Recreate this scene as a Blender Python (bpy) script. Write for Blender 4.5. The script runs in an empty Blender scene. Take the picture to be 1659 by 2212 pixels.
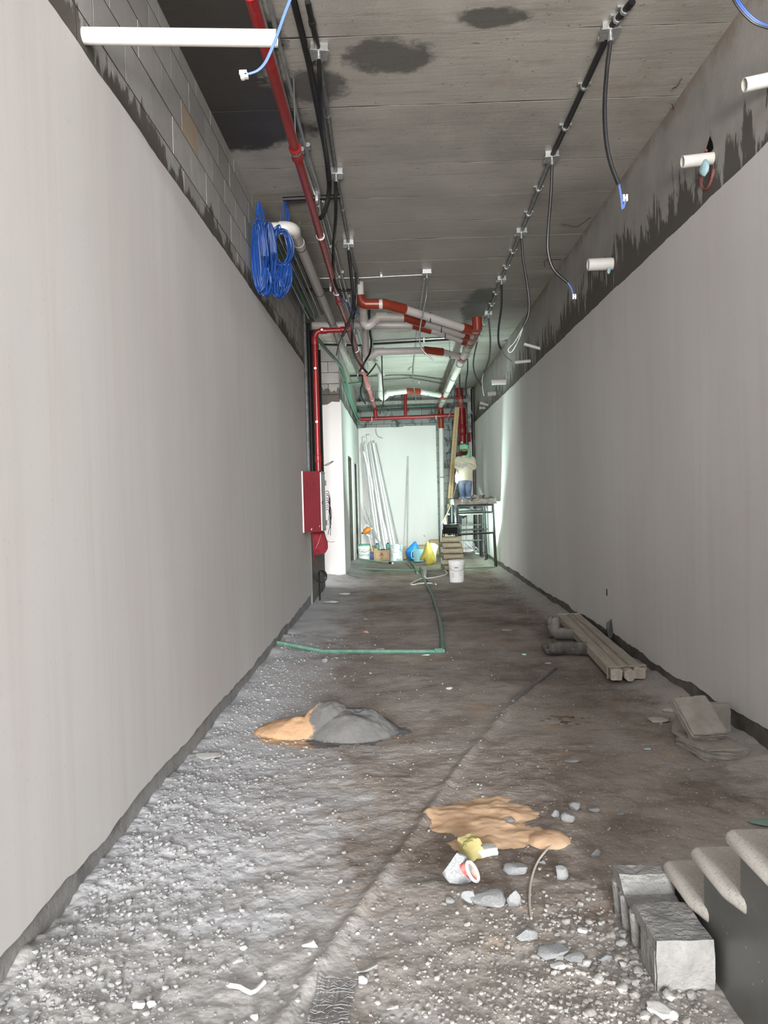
import bpy, math, random
import numpy as np
from mathutils import Vector, Matrix
random.seed(7); rng = np.random.default_rng(7)
sc = bpy.context.scene
COL = sc.collection

# ------------------------------------------------------------------ camera
F = 1700.0
YAW, PITCH, ROLL = -0.01732, -0.02007, -0.02628
def cam_axes():
    cy, sy, cp, sp, cr, sr = math.cos(YAW), math.sin(YAW), math.cos(PITCH), math.sin(PITCH), math.cos(ROLL), math.sin(ROLL)
    fw = np.array([sy*cp, cy*cp, sp]); rt = np.array([cy, -sy, 0.0]); up = np.cross(rt, fw)
    return cr*rt + sr*up, -sr*rt + cr*up, fw
CR, CU, CF = cam_axes(); CP = np.array([0, 0, 1.5])
cam = bpy.data.objects.new('camera', bpy.data.cameras.new('camera')); COL.objects.link(cam)
m = Matrix.Identity(4)
for i in range(3):
    m[i][0], m[i][1], m[i][2], m[i][3] = CR[i], CU[i], -CF[i], CP[i]
cam.matrix_world = m
cam.data.sensor_fit = 'HORIZONTAL'; cam.data.sensor_width = 36.0; cam.data.lens = F*36/1659
cam.data.clip_start = 0.05; cam.data.clip_end = 200
sc.camera = cam
sc.view_settings.view_transform = 'Standard'; sc.view_settings.look = 'None'
sc.view_settings.gamma = 1; sc.view_settings.use_curve_mapping = False
sc.view_settings.exposure = -0.06

# measuring helpers: a sight line through a photo pixel, met with a real plane of the place
def at(ax, x, y, v):
    d = (x-829.5)/F*CR - (y-1106)/F*CU + CF
    return CP + d*(v-CP[ax])/d[ax]
def aX(x, y, v): return at(0, x, y, v)
def aY(x, y, v): return at(1, x, y, v)
def aZ(x, y, v=0.0): return at(2, x, y, v)

# ------------------------------------------------------------------ light
w = bpy.data.worlds.new('sky'); sc.world = w; w.use_nodes = True
w.node_tree.nodes['Background'].inputs[0].default_value = (0.80, 0.90, 1.0, 1)
w.node_tree.nodes['Background'].inputs[1].default_value = 1.0
def area(name, loc, target, sx, sy, power, col):
    l = bpy.data.lights.new(name, 'AREA'); l.shape = 'RECTANGLE'; l.size = sx; l.size_y = sy
    l.energy = power; l.color = col
    o = bpy.data.objects.new(name, l); COL.objects.link(o); o.location = loc
    o.rotation_euler = (Vector(target)-Vector(loc)).to_track_quat('-Z', 'Y').to_euler()
    return o
# daylight through the entrance behind the camera and through the side opening, plus two added fills
area('daylight_entrance', (1.6, -25.0, 6.0), (-0.3, 8.0, 1.5), 5.0, 5.0, 15000, (0.95, 0.975, 1.0))
area('added_overhead_fill', (-0.2, -4.2, 5.0), (0.0, 6.0, 0.9), 2.0, 3.0, 300, (0.93, 0.965, 1.0))  # added soft lamp above the cut-back ceiling, softens the low daylight on the floor
area('added_ceiling_fill', (-0.3, -7.4, 0.05), (0.1, 3.5, 4.2), 3.0, 2.0, 2900, (1.0, 0.96, 0.90))  # added upward fill to brighten the ceiling, no ground built there
area('daylight_side_room', (-3.6, 12.6, 1.75), (0.6, 13.9, 1.0), 1.4, 2.6, 100, (1.0, 0.98, 0.97))

# ------------------------------------------------------------------ numpy noise
def _hash(ix, iy, s):
    n = (ix*374761393 + iy*668265263 + s*974711) & 0x7fffffff
    n = ((n ^ (n >> 13))*1274126177) & 0x7fffffff
    return ((n ^ (n >> 16)) & 0xffff)/65535.0
def vnoise(x, y, s=0):
    x = np.asarray(x, float); y = np.asarray(y, float)
    ix = np.floor(x).astype(np.int64); iy = np.floor(y).astype(np.int64)
    fx = x-ix; fy = y-iy; fx = fx*fx*(3-2*fx); fy = fy*fy*(3-2*fy)
    a = _hash(ix, iy, s); b = _hash(ix+1, iy, s); c = _hash(ix, iy+1, s); d = _hash(ix+1, iy+1, s)
    return (a*(1-fx)+b*fx)*(1-fy) + (c*(1-fx)+d*fx)*fy
def fbm(x, y, o=4, s=0):
    v = 0; a = .5
    for i in range(o):
        v = v + a*(vnoise(x, y, s+i)-.5); x = x*2.03+11.3; y = y*2.03+5.7; a *= .5
    return v

# ------------------------------------------------------------------ mesh building
class MB:
    def __init__(s): s.v = []; s.f = []
    def add(s, vs, fs):
        n = len(s.v); s.v += [tuple(map(float, p)) for p in vs]; s.f += [tuple(i+n for i in f) for f in fs]; return s
    def box(s, a, b):
        (x0, y0, z0), (x1, y1, z1) = a, b
        return s.add([(x0,y0,z0),(x1,y0,z0),(x1,y1,z0),(x0,y1,z0),(x0,y0,z1),(x1,y0,z1),(x1,y1,z1),(x0,y1,z1)],
                     [(0,3,2,1),(4,5,6,7),(0,1,5,4),(1,2,6,5),(2,3,7,6),(3,0,4,7)])
    def beam(s, p, q, wd, ht, up=(0,0,1), bev=0.0):
        p = np.array(p, float); q = np.array(q, float); d = q-p; L = np.linalg.norm(d); d /= L
        u = np.array(up, float); sd = np.cross(d, u); n = np.linalg.norm(sd)
        if n < 1e-6: sd = np.cross(d, np.array([1.0,0,0])); n = np.linalg.norm(sd)
        sd /= n; u = np.cross(sd, d)
        pr = [(-wd/2,-ht/2),(wd/2,-ht/2),(wd/2,ht/2),(-wd/2,ht/2)]
        if bev: 
            b = bev; W, H = wd/2, ht/2
            pr = [(-W+b,-H),(W-b,-H),(W,-H+b),(W,H-b),(W-b,H),(-W+b,H),(-W,H-b),(-W,-H+b)]
        return s.extr(pr, p, q, sd, u)
    def extr(s, prof, p, q, sd, u):
        n = len(prof)
        vs = [p+a*sd+b*u for a, b in prof] + [q+a*sd+b*u for a, b in prof]
        fs = [(i, (i+1) % n, (i+1) % n+n, i+n) for i in range(n)] + [tuple(range(n-1, -1, -1)), tuple(range(n, 2*n))]
        return s.add(vs, fs)
    def tube(s, pts, r, seg=8, cap=True, sm=0, close=False):
        P = [np.array(p, float) for p in pts]
        if sm: P = smooth(P, sm, close)
        n = len(P); R = r if hasattr(r, '__len__') else [r]*n
        if len(R) != n: R = np.interp(np.linspace(0, 1, n), np.linspace(0, 1, len(R)), R)
        t0 = None; ns = None; rings = []
        for i in range(n):
            a = P[i-1] if (i > 0 or close) else P[i]; b = P[(i+1) % n] if (i < n-1 or close) else P[i]
            t = b-a; t = t/(np.linalg.norm(t)+1e-12)
            if ns is None:
                ns = np.cross(t, [0,0,1.0]); 
                if np.linalg.norm(ns) < 1e-3: ns = np.cross(t, [1.0,0,0])
            else: ns = ns - t*(ns@t)
            ns = ns/(np.linalg.norm(ns)+1e-12); bn = np.cross(t, ns)
            rings.append([P[i]+R[i]*(math.cos(k*2*math.pi/seg)*ns+math.sin(k*2*math.pi/seg)*bn) for k in range(seg)])
        vs = [v for g in rings for v in g]; fs = []
        for i in range(n if close else n-1):
            j = (i+1) % n
            for k in range(seg):
                l = (k+1) % seg; fs.append((i*seg+k, i*seg+l, j*seg+l, j*seg+k))
        if cap and not close: fs += [tuple(range(seg-1, -1, -1)), tuple(range((n-1)*seg, n*seg))]
        return s.add(vs, fs)
    def lathe(s, prof, c=(0,0,0), seg=24, axis=2):
        vs = []; n = len(prof)
        for r, z in prof:
            for k in range(seg):
                a = 2*math.pi*k/seg; p = [r*math.cos(a), r*math.sin(a), z]
                if axis == 0: p = [p[2], p[0], p[1]]
                if axis == 1: p = [p[0], p[2], p[1]]
                vs.append((p[0]+c[0], p[1]+c[1], p[2]+c[2]))
        fs = [(i*seg+k, i*seg+(k+1) % seg, (i+1)*seg+(k+1) % seg, (i+1)*seg+k) for i in range(n-1) for k in range(seg)]
        if prof[0][0] > 1e-6: fs.append(tuple(range(seg-1, -1, -1)))
        if prof[-1][0] > 1e-6: fs.append(tuple(range((n-1)*seg, n*seg)))
        return s.add(vs, fs)
    def grid(s, X, Y, Z):
        ny, nx = X.shape
        vs = np.stack([X, Y, Z], -1).reshape(-1, 3)
        i = np.arange(ny*nx).reshape(ny, nx)
        fs = np.stack([i[:-1,:-1], i[:-1,1:], i[1:,1:], i[1:,:-1]], -1).reshape(-1, 4)
        return s.add(vs.tolist(), fs.tolist())
    def xform(s, M):
        s.v = [tuple(M @ Vector(p)) for p in s.v]; return s
def smooth(P, k, close=False):
    n = len(P); out = []
    for i in range(n if close else n-1):
        p0 = P[i-1] if (i > 0 or close) else 2*P[0]-P[1]; p1 = P[i]; p2 = P[(i+1) % n]
        p3 = P[(i+2) % n] if (i+2 < n or close) else 2*P[-1]-P[-2]
        for j in range(k):
            t = j/k
            out.append(.5*((2*p1)+(-p0+p2)*t+(2*p0-5*p1+4*p2-p3)*t*t+(-p0+3*p1-3*p2+p3)*t**3))
    if not close: out.append(P[-1])
    return out
def mesh_of(name, mb, mat, soft=True):
    me = bpy.data.meshes.new(name); me.from_pydata(mb.v, [], mb.f); me.update()
    if soft:
        me.polygons.foreach_set('use_smooth', [True]*len(me.polygons))
        me.set_sharp_from_angle(angle=math.radians(38))
    me.materials.append(M(mat) if isinstance(mat, str) else mat)
    return me
def props(o, label=None, cat=None, group=None, kind=None):
    if label: o['label'] = label
    if cat: o['category'] = cat
    if group: o['group'] = group
    if kind: o['kind'] = kind
    return o
def world_of(o):
    v = Vector((0,0,0))
    while o: v = v+o.location; o = o.parent
    return v
def obj(name, mb, mat, parent=None, label=None, cat=None, group=None, kind=None, org=None, soft=True):
    """one mesh object; vertices given in world space"""
    if parent is not None: o0 = world_of(parent)
    elif org is not None: o0 = Vector(org)
    else:
        a = np.array(mb.v); lo = a.min(0); hi = a.max(0); o0 = Vector(((lo[0]+hi[0])/2, (lo[1]+hi[1])/2, lo[2]))
    mb.v = [(p[0]-o0[0], p[1]-o0[1], p[2]-o0[2]) for p in mb.v]
    o = bpy.data.objects.new(name, mesh_of(name, mb, mat, soft)); COL.objects.link(o)
    if parent is not None: o.parent = parent
    else: o.location = o0
    return props(o, label, cat, group, kind)
def thing(name, label, cat, loc, group=None):
    o = bpy.data.objects.new(name, None); COL.objects.link(o); o.location = tuple(map(float, loc)); o.empty_display_size = .1
    return props(o, label, cat, group)
def copy_thing(root, loc, rot=(0,0,0), scale=1.0, label=None, group=None):
    r = root.copy(); COL.objects.link(r); r.location = tuple(map(float, loc)); r.rotation_euler = rot
    r.scale = (scale,)*3 if not hasattr(scale, '__len__') else scale
    if label: r['label'] = label
    if group: r['group'] = group
    for ch in list(root.children):
        c = ch.copy(); COL.objects.link(c); c.parent = r
        for g in ch.children:
            d = g.copy(); COL.objects.link(d); d.parent = c
    return r

# ------------------------------------------------------------------ materials
_M = {}
class N:
    def __init__(s, name):
        s.m = bpy.data.materials.new(name); s.m.use_nodes = True; s.t = s.m.node_tree
        s.b = s.t.nodes['Principled BSDF']; s._p = None
    def n(s, ty, **k):
        x = s.t.nodes.new(ty)
        for a, v in k.items(): setattr(x, a, v)
        return x
    def set(s, inp, v):
        if hasattr(v, 'is_output') or hasattr(v, 'links'): s.t.links.new(v, inp)
        else: inp.default_value = v if not isinstance(v, tuple) or len(v) != 3 or inp.type != 'RGBA' else (*v, 1)
    def pos(s):
        if s._p is None: s._p = s.n('ShaderNodeNewGeometry').outputs['Position']
        return s._p
    def objc(s): return s.n('ShaderNodeTexCoord').outputs['Object']
    def map(s, vec, scale=(1,1,1), loc=(0,0,0)):
        x = s.n('ShaderNodeMapping'); s.set(x.inputs['Vector'], vec); x.inputs['Scale'].default_value = scale; x.inputs['Location'].default_value = loc
        return x.outputs[0]
    def noise(s, vec, scale, detail=4, rough=.55, dist=0):
        x = s.n('ShaderNodeTexNoise'); s.set(x.inputs['Vector'], vec); x.inputs['Scale'].default_value = scale
        x.inputs['Detail'].default_value = detail; x.inputs['Roughness'].default_value = rough; x.inputs['Distortion'].default_value = dist
        return x.outputs[0]
    def vor(s, vec, scale, out='Distance'):
        x = s.n('ShaderNodeTexVoronoi'); s.set(x.inputs['Vector'], vec); x.inputs['Scale'].default_value = scale
        return x.outputs[out]
    def ramp(s, fac, a, b, ca=0.0, cb=1.0):
        x = s.n('ShaderNodeMapRange'); x.clamp = True; s.set(x.inputs[0], fac)
        for i, v in ((1, a), (2, b), (3, ca), (4, cb)): x.inputs[i].default_value = v
        return x.outputs[0]
    def math(s, op, a, b=0.0):
        x = s.n('ShaderNodeMath', operation=op); s.set(x.inputs[0], a); s.set(x.inputs[1], b); return x.outputs[0]
    def mix(s, fac, a, b, mode='MIX'):
        x = s.n('ShaderNodeMix', data_type='RGBA', blend_type=mode); s.set(x.inputs[0], fac); s.set(x.inputs[6], a); s.set(x.inputs[7], b)
        return x.outputs[2]
    def xyz(s, vec=None):
        x = s.n('ShaderNodeSeparateXYZ'); s.set(x.inputs[0], vec if vec is not None else s.pos()); return x.outputs
    def rand(s): return s.n('ShaderNodeObjectInfo').outputs['Random']
    def bump(s, h, strength=.3, dist=.01):
        x = s.n('ShaderNodeBump'); x.inputs['Strength'].default_value = strength; x.inputs['Distance'].default_value = dist; s.set(x.inputs['Height'], h)
        s.t.links.new(x.outputs[0], s.b.inputs['Normal'])
    def out(s, col=None, rough=None, metal=None, spec=None):
        if col is not None: s.set(s.b.inputs['Base Color'], col)
        if rough is not None: s.set(s.b.inputs['Roughness'], rough)
        if metal is not None: s.set(s.b.inputs['Metallic'], metal)
        if spec is not None: s.set(s.b.inputs['Specular IOR Level'], spec)
        return s.m
def mottle(name, a, b, scale=6, rough=.8, bs=.25, bscale=40, bd=.004, metal=0, spec=.4, detail=5):
    k = N(name); v = k.objc(); f = k.ramp(k.noise(v, scale, detail, .6), .32, .68)
    k.bump(k.noise(v, bscale, 4, .6), bs, bd)
    return k.out(k.mix(f, a, b), rough, metal, spec)
def plain(name, c, rough=.5, metal=0, spec=.5): return N(name).out(c, rough, metal, spec)
def dusty(name, c, rough=.4, metal=0, dust=(.45,.43,.40), amt=.35, scale=14):
    """a coloured surface with site dust lying on its upward faces and in blotches"""
    k = N(name); v = k.objc(); nz = k.xyz(k.n('ShaderNodeNewGeometry').outputs['Normal'])[2]
    d = k.math('ADD', k.ramp(k.noise(v, scale, 5, .65), .45, .75, 0, amt), k.ramp(nz, .3, 1, 0, amt*.8))
    k.bump(k.noise(v, 60, 3), .08, .002)
    return k.out(k.mix(k.math('MINIMUM', d, .9), c, dust), k.ramp(d, 0, .6, rough, .85), metal, .45)
def emit(name, c, s):
    k = N(name); k.out(c, .4); k.set(k.b.inputs['Emission Color'], c); k.b.inputs['Emission Strength'].default_value = s; return k.m
def m_plaster():
    k = N('plaster'); p = k.pos()
    big = k.noise(k.map(p, (1,1,.35)), .9, 3, .5); st = k.noise(k.map(p, (1,5,.25)), 2.2, 4, .6)
    c = k.mix(k.ramp(big, .35, .65), (.665,.645,.635), (.73,.715,.70)); c = k.mix(k.ramp(st, .48, .75, 0, .6), c, (.655,.605,.595)); c = k.mix(k.ramp(k.noise(k.map(p, (1,1,.6), (7,3,1)), 1.7, 4, .6), .52, .75, 0, .5), c, (.70,.705,.71))
    c = k.mix(k.ramp(k.noise(p, 55, 2), .66, .72, 0, .22), c, (.46,.45,.44))
    k.bump(k.noise(k.map(p, (1,1,.5)), 7, 6, .6), .10, .01)
    return k.out(c, .82, 0, .25)
def m_cement(name='cement', a=(.145,.140,.130), b=(.255,.25,.24)):
    k = N(name); p = k.pos()
    f = k.ramp(k.noise(p, 6, 7, .65), .33, .67); c = k.mix(f, a, b)
    c = k.mix(k.ramp(k.noise(p, 2, 5, .6), .55, .7), c, tuple(v*.55 for v in a))
    k.bump(k.noise(p, 35, 6, .7), .6, .012)
    return k.out(c, .92, 0, .15)
def splash(k, p, lo, hi, sc=1.0, zs=.22):
    """wet mortar thrown up the wall: ragged upright tongues, dense near the plaster"""
    z = k.xyz(p)[2]
    n = k.noise(k.map(p, (1,1,zs)), 7*sc, 5, .62, .4); n2 = k.noise(k.map(p, (1,1,.5)), 1.3, 3, .5)
    n3 = k.noise(k.map(p, (1,1,zs*1.4), (3,1,2)), 19*sc, 4, .65, .6)
    d = k.ramp(z, lo, hi, .24, -.24); d = k.math('ADD', d, k.ramp(n2, .3, .7, -.11, .11)); d = k.math('ADD', d, k.ramp(n3, .2, .8, -.13, .13))
    band = k.ramp(k.math('ADD', z, k.ramp(k.noise(p, 5, 4, .6), .3, .7, -.05, .05)), lo+.02, lo+.05, 1, 0)
    return k.math('MAXIMUM', k.ramp(k.math('ADD', n, d), .54, .59), k.math('MULTIPLY', band, .7))
def m_block():
    k = N('block'); p = k.pos()
    r = k.rand(); f = k.noise(p, 9, 5, .6)
    c = k.mix(r, (.36,.35,.34), (.46,.45,.44)); c = k.mix(k.ramp(f, .45, .8, 0, .6), c, (.31,.30,.285))
    c = k.mix(splash(k, p, 3.36, 3.62), c, (.125,.115,.10))
    k.bump(k.noise(p, 90, 5, .7), .35, .004)
    return k.out(c, .9, 0, .2)
def m_tanblock():
    k = N('tan_block'); p = k.pos()
    c = k.mix(k.ramp(k.noise(p, 9, 5), .35, .7), (.50,.41,.31), (.42,.35,.28)); k.bump(k.noise(p, 90, 5, .7), .3, .004)
    return k.out(c, .9, 0, .2)
def m_endblock():
    k = N('end_block'); p = k.pos()
    c = k.mix(k.rand(), (.20,.21,.215), (.29,.30,.30)); c = k.mix(k.ramp(k.noise(k.map(p, (1,1,.45)), 7, 5, .6, .5), .56, .62), c, (.085,.092,.092))
    k.bump(k.noise(p, 60, 5, .7), .4, .006)
    return k.out(c, .9, 0, .2)
def m_beam():
    k = N('beam_concrete'); p = k.pos()
    c = k.mix(k.ramp(k.noise(p, 2.5, 6, .6), .3, .7), (.32,.305,.285), (.42,.405,.385))
    c = k.mix(k.ramp(k.noise(k.map(p, (1,1,.2)), 4, 5), .55, .75, 0, .5), c, (.26,.245,.23))
    c = k.mix(splash(k, p, 3.32, 4.02, 1.1, .2), c, (.12,.112,.10))
    z = k.xyz(p)[2]; c = k.mix(k.ramp(k.math('ADD', z, k.ramp(k.noise(p, 3, 5, .65), .25, .75, -.12, .12)), 4.14, 4.26, 0, .55), c, (.20,.135,.085))   # rust along the slab joint
    k.bump(k.noise(p, 30, 6, .65), .25, .008)
    return k.out(c, .8, 0, .3)
def m_slab():
    k = N('slab_concrete'); p = k.pos(); X, Y, Z = k.xyz(p)[0:3]
    c = k.mix(k.ramp(k.noise(p, 1.5, 6, .65), .32, .68), (.27,.255,.23), (.44,.42,.385))
    c = k.mix(k.rand(), c, k.mix(.5, c, (.42,.395,.36)))
    c = k.mix(k.ramp(k.noise(k.map(p, (.35,3,1)), 5, 6, .7), .52, .72, 0, .55), c, (.20,.185,.165))   # board grain
    c = k.mix(k.ramp(k.noise(p, 26, 3, .6), .66, .72, 0, .75), c, (.11,.10,.088))                    # blow holes
    c = k.mix(k.ramp(k.noise(k.map(p, (1,1,1), (4,2,0)), 1.1, 5, .7), .58, .70, 0, .6), c, (.28,.215,.165))       # rust stains
    # old form oil, a dark field by the left wall and two damp patches further in
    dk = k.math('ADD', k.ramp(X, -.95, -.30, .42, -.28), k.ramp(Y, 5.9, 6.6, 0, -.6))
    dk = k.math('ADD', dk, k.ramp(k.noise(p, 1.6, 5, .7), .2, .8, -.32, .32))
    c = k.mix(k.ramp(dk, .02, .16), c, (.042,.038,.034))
    for (x, y, rx, ry) in ((.02,4.98,.26,.20), (-.48,5.32,.22,.20), (.62,4.62,.20,.10), (1.25,11.6,.22,1.0)):
        dx = k.math('DIVIDE', k.math('SUBTRACT', X, x), rx); dy = k.math('DIVIDE', k.math('SUBTRACT', Y, y), ry)
        r2 = k.math('ADD', k.math('MULTIPLY', dx, dx), k.math('MULTIPLY', dy, dy))
        r2 = k.math('ADD', r2, k.ramp(k.noise(p, 5, 5, .7), .25, .75, -.7, .7))
        c = k.mix(k.ramp(r2, .75, 1.25, .80, 0), c, (.058,.054,.050))
    h = k.math('ADD', k.noise(k.map(p, (.5,4,1)), 9, 6, .65), k.math('MULTIPLY', k.noise(p, 60, 4), .5))
    k.bump(h, .35, .008)
    return k.out(c, k.ramp(k.noise(p, 3, 4), .3, .7, .38, .62), 0, .5)
def m_floor():
    k = N('floor_dirt'); p = k.pos(); X, Y, Z = k.xyz(p)[0:3]
    c = k.mix(k.ramp(k.noise(p, 1.7, 7, .68), .32, .68), (.235,.195,.165), (.41,.37,.34))
    c = k.mix(k.ramp(k.noise(k.map(p, (1,2.2,1)), 3.2, 6, .7), .52, .68, 0, .7), c, (.165,.125,.098))
    c = k.mix(k.ramp(k.noise(k.map(p, (1,1,1), (3,7,0)), 2.2, 5, .7), .58, .72, 0, .65), c, (.44,.27,.14))  # spilt sand
    c = k.mix(k.ramp(k.noise(k.map(p, (1,.8,1), (9,1,0)), .9, 6, .7), .50, .66, 0, .75), c, (.125,.095,.075))                        # trodden dark earth
    # plaster dust dropped along the foot of both walls, stronger near the doorway end; left band also paints in the bluish daylight
    g = k.noise(p, 3.5, 6, .7)
    dl = k.math('ADD', k.ramp(X, -1.25, .25, .62, -.34), k.ramp(Y, 2.2, 6.5, .12, -.20)); dl = k.math('ADD', dl, k.ramp(g, .2, .8, -.36, .36))
    c = k.mix(k.ramp(dl, -.12, .30, 0, .95), c, (.47,.47,.485))
    dr = k.math('ADD', k.ramp(X, 1.45, 1.95, -.40, .50), k.ramp(g, .25, .75, -.28, .28)); c = k.mix(k.ramp(dr, 0, .3, 0, .85), c, (.46,.43,.40))
    gr = k.math('ADD', k.ramp(Y, 2.3, 4.3, .30, -.42), k.ramp(k.noise(p, 2.6, 6, .7), .2, .8, -.35, .35)); c = k.mix(k.ramp(gr, 0, .35, 0, .7), c, (.36,.34,.315))
    c = k.mix(k.ramp(k.vor(p, 34), .16, .09, 0, .75), c, (.52,.51,.50))                                  # pale chips
    c = k.mix(k.ramp(k.vor(k.map(p, (1,1,1), (5,3,0)), 15), .10, .05, 0, .8), c, (.62,.61,.59))
    h = k.math('ADD', k.noise(p, 24, 8, .72), k.math('MULTIPLY', k.vor(p, 48), -.55))
    k.bump(h, .5, .011)
    return k.out(c, .95, 0, .12)
MATS = {}
def M(name):
    if name not in _M: _M[name] = MATS[name]()
    return _M[name]
MATS.update(plaster=m_plaster, cement=m_cement, block=m_block, tan_block=m_tanblock, end_block=m_endblock, beam=m_beam, slab=m_slab, floor=m_floor,
    mortar=lambda: m_cement('joint_mortar', (.040,.037,.033), (.085,.08,.072)),
    rawcol=lambda: m_cement('column_cement', (.16,.155,.145), (.26,.25,.235)),
    darkwood=lambda: mottle('dark_wood',(.05,.042,.036),(.09,.078,.068),8,.7),
    mortar2=lambda: m_cement('skirt_mortar',(.13,.12,.11),(.21,.197,.183)),
    skirt=lambda: m_cement('skirt_cement',(.24,.235,.23),(.36,.355,.35)),
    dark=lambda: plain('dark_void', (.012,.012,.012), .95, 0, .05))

# ================================================================== the setting
XL, XR, ZC, ZP = -1.225, 2.03, 4.25, 3.335
YE = 20.8
STRUCT = dict(kind='structure')
# --- floor
SEAM = [(1.90,7.85),(1.358,6.743),(.742,5.469),(.327,4.356),(-.054,3.165),(-.36,2.258),(-.62,1.4)]
def seam_d(x, y):
    d = np.full(np.shape(x), 9.0)
    for (x0,y0),(x1,y1) in zip(SEAM[:-1], SEAM[1:]):
        L2 = (x1-x0)**2+(y1-y0)**2; t = np.clip(((x-x0)*(x1-x0)+(y-y0)*(y1-y0))/L2, 0, 1)
        d = np.minimum(d, np.hypot(x-x0-t*(x1-x0), y-y0-t*(y1-y0)))
    return d
def fl(x, y):
    x = np.asarray(x, float); y = np.asarray(y, float)
    near = np.clip((7-y)/4, .25, 1)
    h = .030*fbm(x*1.3, y*1.3, 3, 1) + near*.026*fbm(x*6, y*6, 4, 20) + near*.016*fbm(x*22, y*22, 3, 40)
    left = np.clip(1-(x+1.225)/.5, 0, 1)**1.5; right = np.clip(1-(2.03-x)/.3, 0, 1)**1.5
    h = h + left*(.045+.07*fbm(x*5, y*4, 4, 60))*np.clip((13-y)/5, .5, 1) + right*(.035+.06*fbm(x*5, y*4, 4, 70))
    crumb = np.clip(1-(x+1.225)/1.1, 0, 1)*np.clip((6.5-y)/3, 0, 1)
    h = h + crumb*(.030*np.abs(fbm(x*16, y*16, 3, 90))+.012*fbm(x*34, y*34, 2, 95))
    sd = seam_d(x, y); h = h + .020*np.exp(-(sd/.026)**2)*np.clip((7.2-y)/1.5, 0, 1)
    far = np.clip((y-13.2)/.8, 0, 1)*np.clip(1-(x+.98)/.5, 0, 1)**2
    return h + far*(.07+.09*fbm(x*7, y*7, 3, 120))
def flz(x, y): return float(fl(np.array([x]), np.array([y]))[0])
fm = MB()
for (y0, y1, step) in ((-6, 1.6, .16), (1.6, 4.6, .0135), (4.6, 8.6, .030), (8.6, 21.2, .075)):
    ny = max(2, int(round((y1-y0)/step))+1); nx = int(round(6.4/step))+1 if y0 > 5 or y0 < 0 else int(round(3.4/step))+1
    xs = np.linspace(-4.2 if (y0 > 5 or y0 < 0) else -1.3, 2.15 if y0 > 0 else 2.2, nx); ys = np.linspace(y0, y1, ny)
    Xg, Yg = np.meshgrid(xs, ys); fm.grid(Xg, Yg, fl(Xg, Yg))
obj('floor', fm, 'floor', kind='structure', org=(0,0,0), soft=True)

# --- ceiling: cast slab with one shallow panel for every shuttering board
ceil = obj('ceiling', MB().box((-4.4,-1.5,ZC+.0025), (2.4,21.2,ZC+.25)), 'mortar', kind='structure', org=(0,0,ZC))
ys = [-1.5,-.2,.9,2.0,2.95,3.85,4.751,5.606,6.598,7.32,7.98,8.51,9.29,9.92,10.69,11.27,11.854,12.53,13.2,13.8,14.4,15.0,15.65,16.35,17.0,17.6,18.25,18.9,19.5,20.2,21.1]
for i, (a, b) in enumerate(zip(ys[:-1], ys[1:])):
    z = ZC+random.uniform(-.0008,.0008); g = .006
    nx = 24; mb = MB(); xs = np.linspace(-4.3 if 11.5 < b < 15.5 else -1.30, 2.10, nx)
    ja = a+g+.006*np.array([random.gauss(0,1) for _ in xs])*.5; jb = b-g+.006*np.array([random.gauss(0,1) for _ in xs])*.5
    top = [(x, y, ZC+.003) for x, y in zip(xs, ja)]+[(x, y, ZC+.003) for x, y in zip(xs, jb)]
    bot = [(x, y, z) for x, y in zip(xs, ja)]+[(x, y, z+random.uniform(-.0006,.0006)) for x, y in zip(xs, jb)]
    fs = []
    for k in range(nx-1):
        fs += [(2*nx+k, 3*nx+k, 3*nx+k+1, 2*nx+k+1), (k, 2*nx+k, 2*nx+k+1, k+1), (nx+k, nx+k+1, 3*nx+k+1, 3*nx+k)]
    mb.add(top+bot, fs)
    obj('board_panel', mb, 'slab', ceil, soft=False)

# --- ragged plaster coat on a wall plane x = const (normal sign sgn) 
def coat_x(x, th, sgn, y0, y1, z0, z1, j0=.022, j1=.014, step=.03, seed=0, endj=0.0):
    ny = int((y1-y0)/step)+1; ys = np.linspace(y0, y1, ny)
    lo = z0 + j0*2.4*fbm(ys*2.2, ys*0+seed, 5, seed) + j0*.5*fbm(ys*14, ys*0, 2, seed+9)
    hi = z1 + j1*2.0*fbm(ys*2.6, ys*0+seed+5, 5, seed+3) + j1*.6*fbm(ys*15, ys*0, 2, seed+4)
    rows = np.linspace(0, 1, 9); f = x+sgn*th
    Zg = lo[None,:]+(hi-lo)[None,:]*rows[:,None]; Yg = np.repeat(ys[None,:], 9, 0)
    Xg = f + .006*sgn*fbm(Yg*.9, Zg*.9, 3, seed+7)
    Xg = np.vstack([np.full((1,ny), x), Xg, np.full((1,ny), x)]); Zg = np.vstack([Zg[:1]-.012, Zg, Zg[-1:]+.010]); Yg = np.vstack([Yg[:1], Yg, Yg[-1:]])
    mb = MB()
    if sgn > 0: mb.grid(Xg, Yg, Zg)
    else: mb.grid(Xg[:,::-1], Yg[:,::-1], Zg[:,::-1])
    n = Xg.shape[0]
    for e in (0, -1):
        a = [(x, Yg[i,e], Zg[i,e]) for i in range(n)]; b = [(Xg[i,e], Yg[i,e], Zg[i,e]) for i in range(n)]
        mb.add(a+b, [(i, i+1, n+i+1, n+i) for i in range(n-1)])
    return mb
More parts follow.
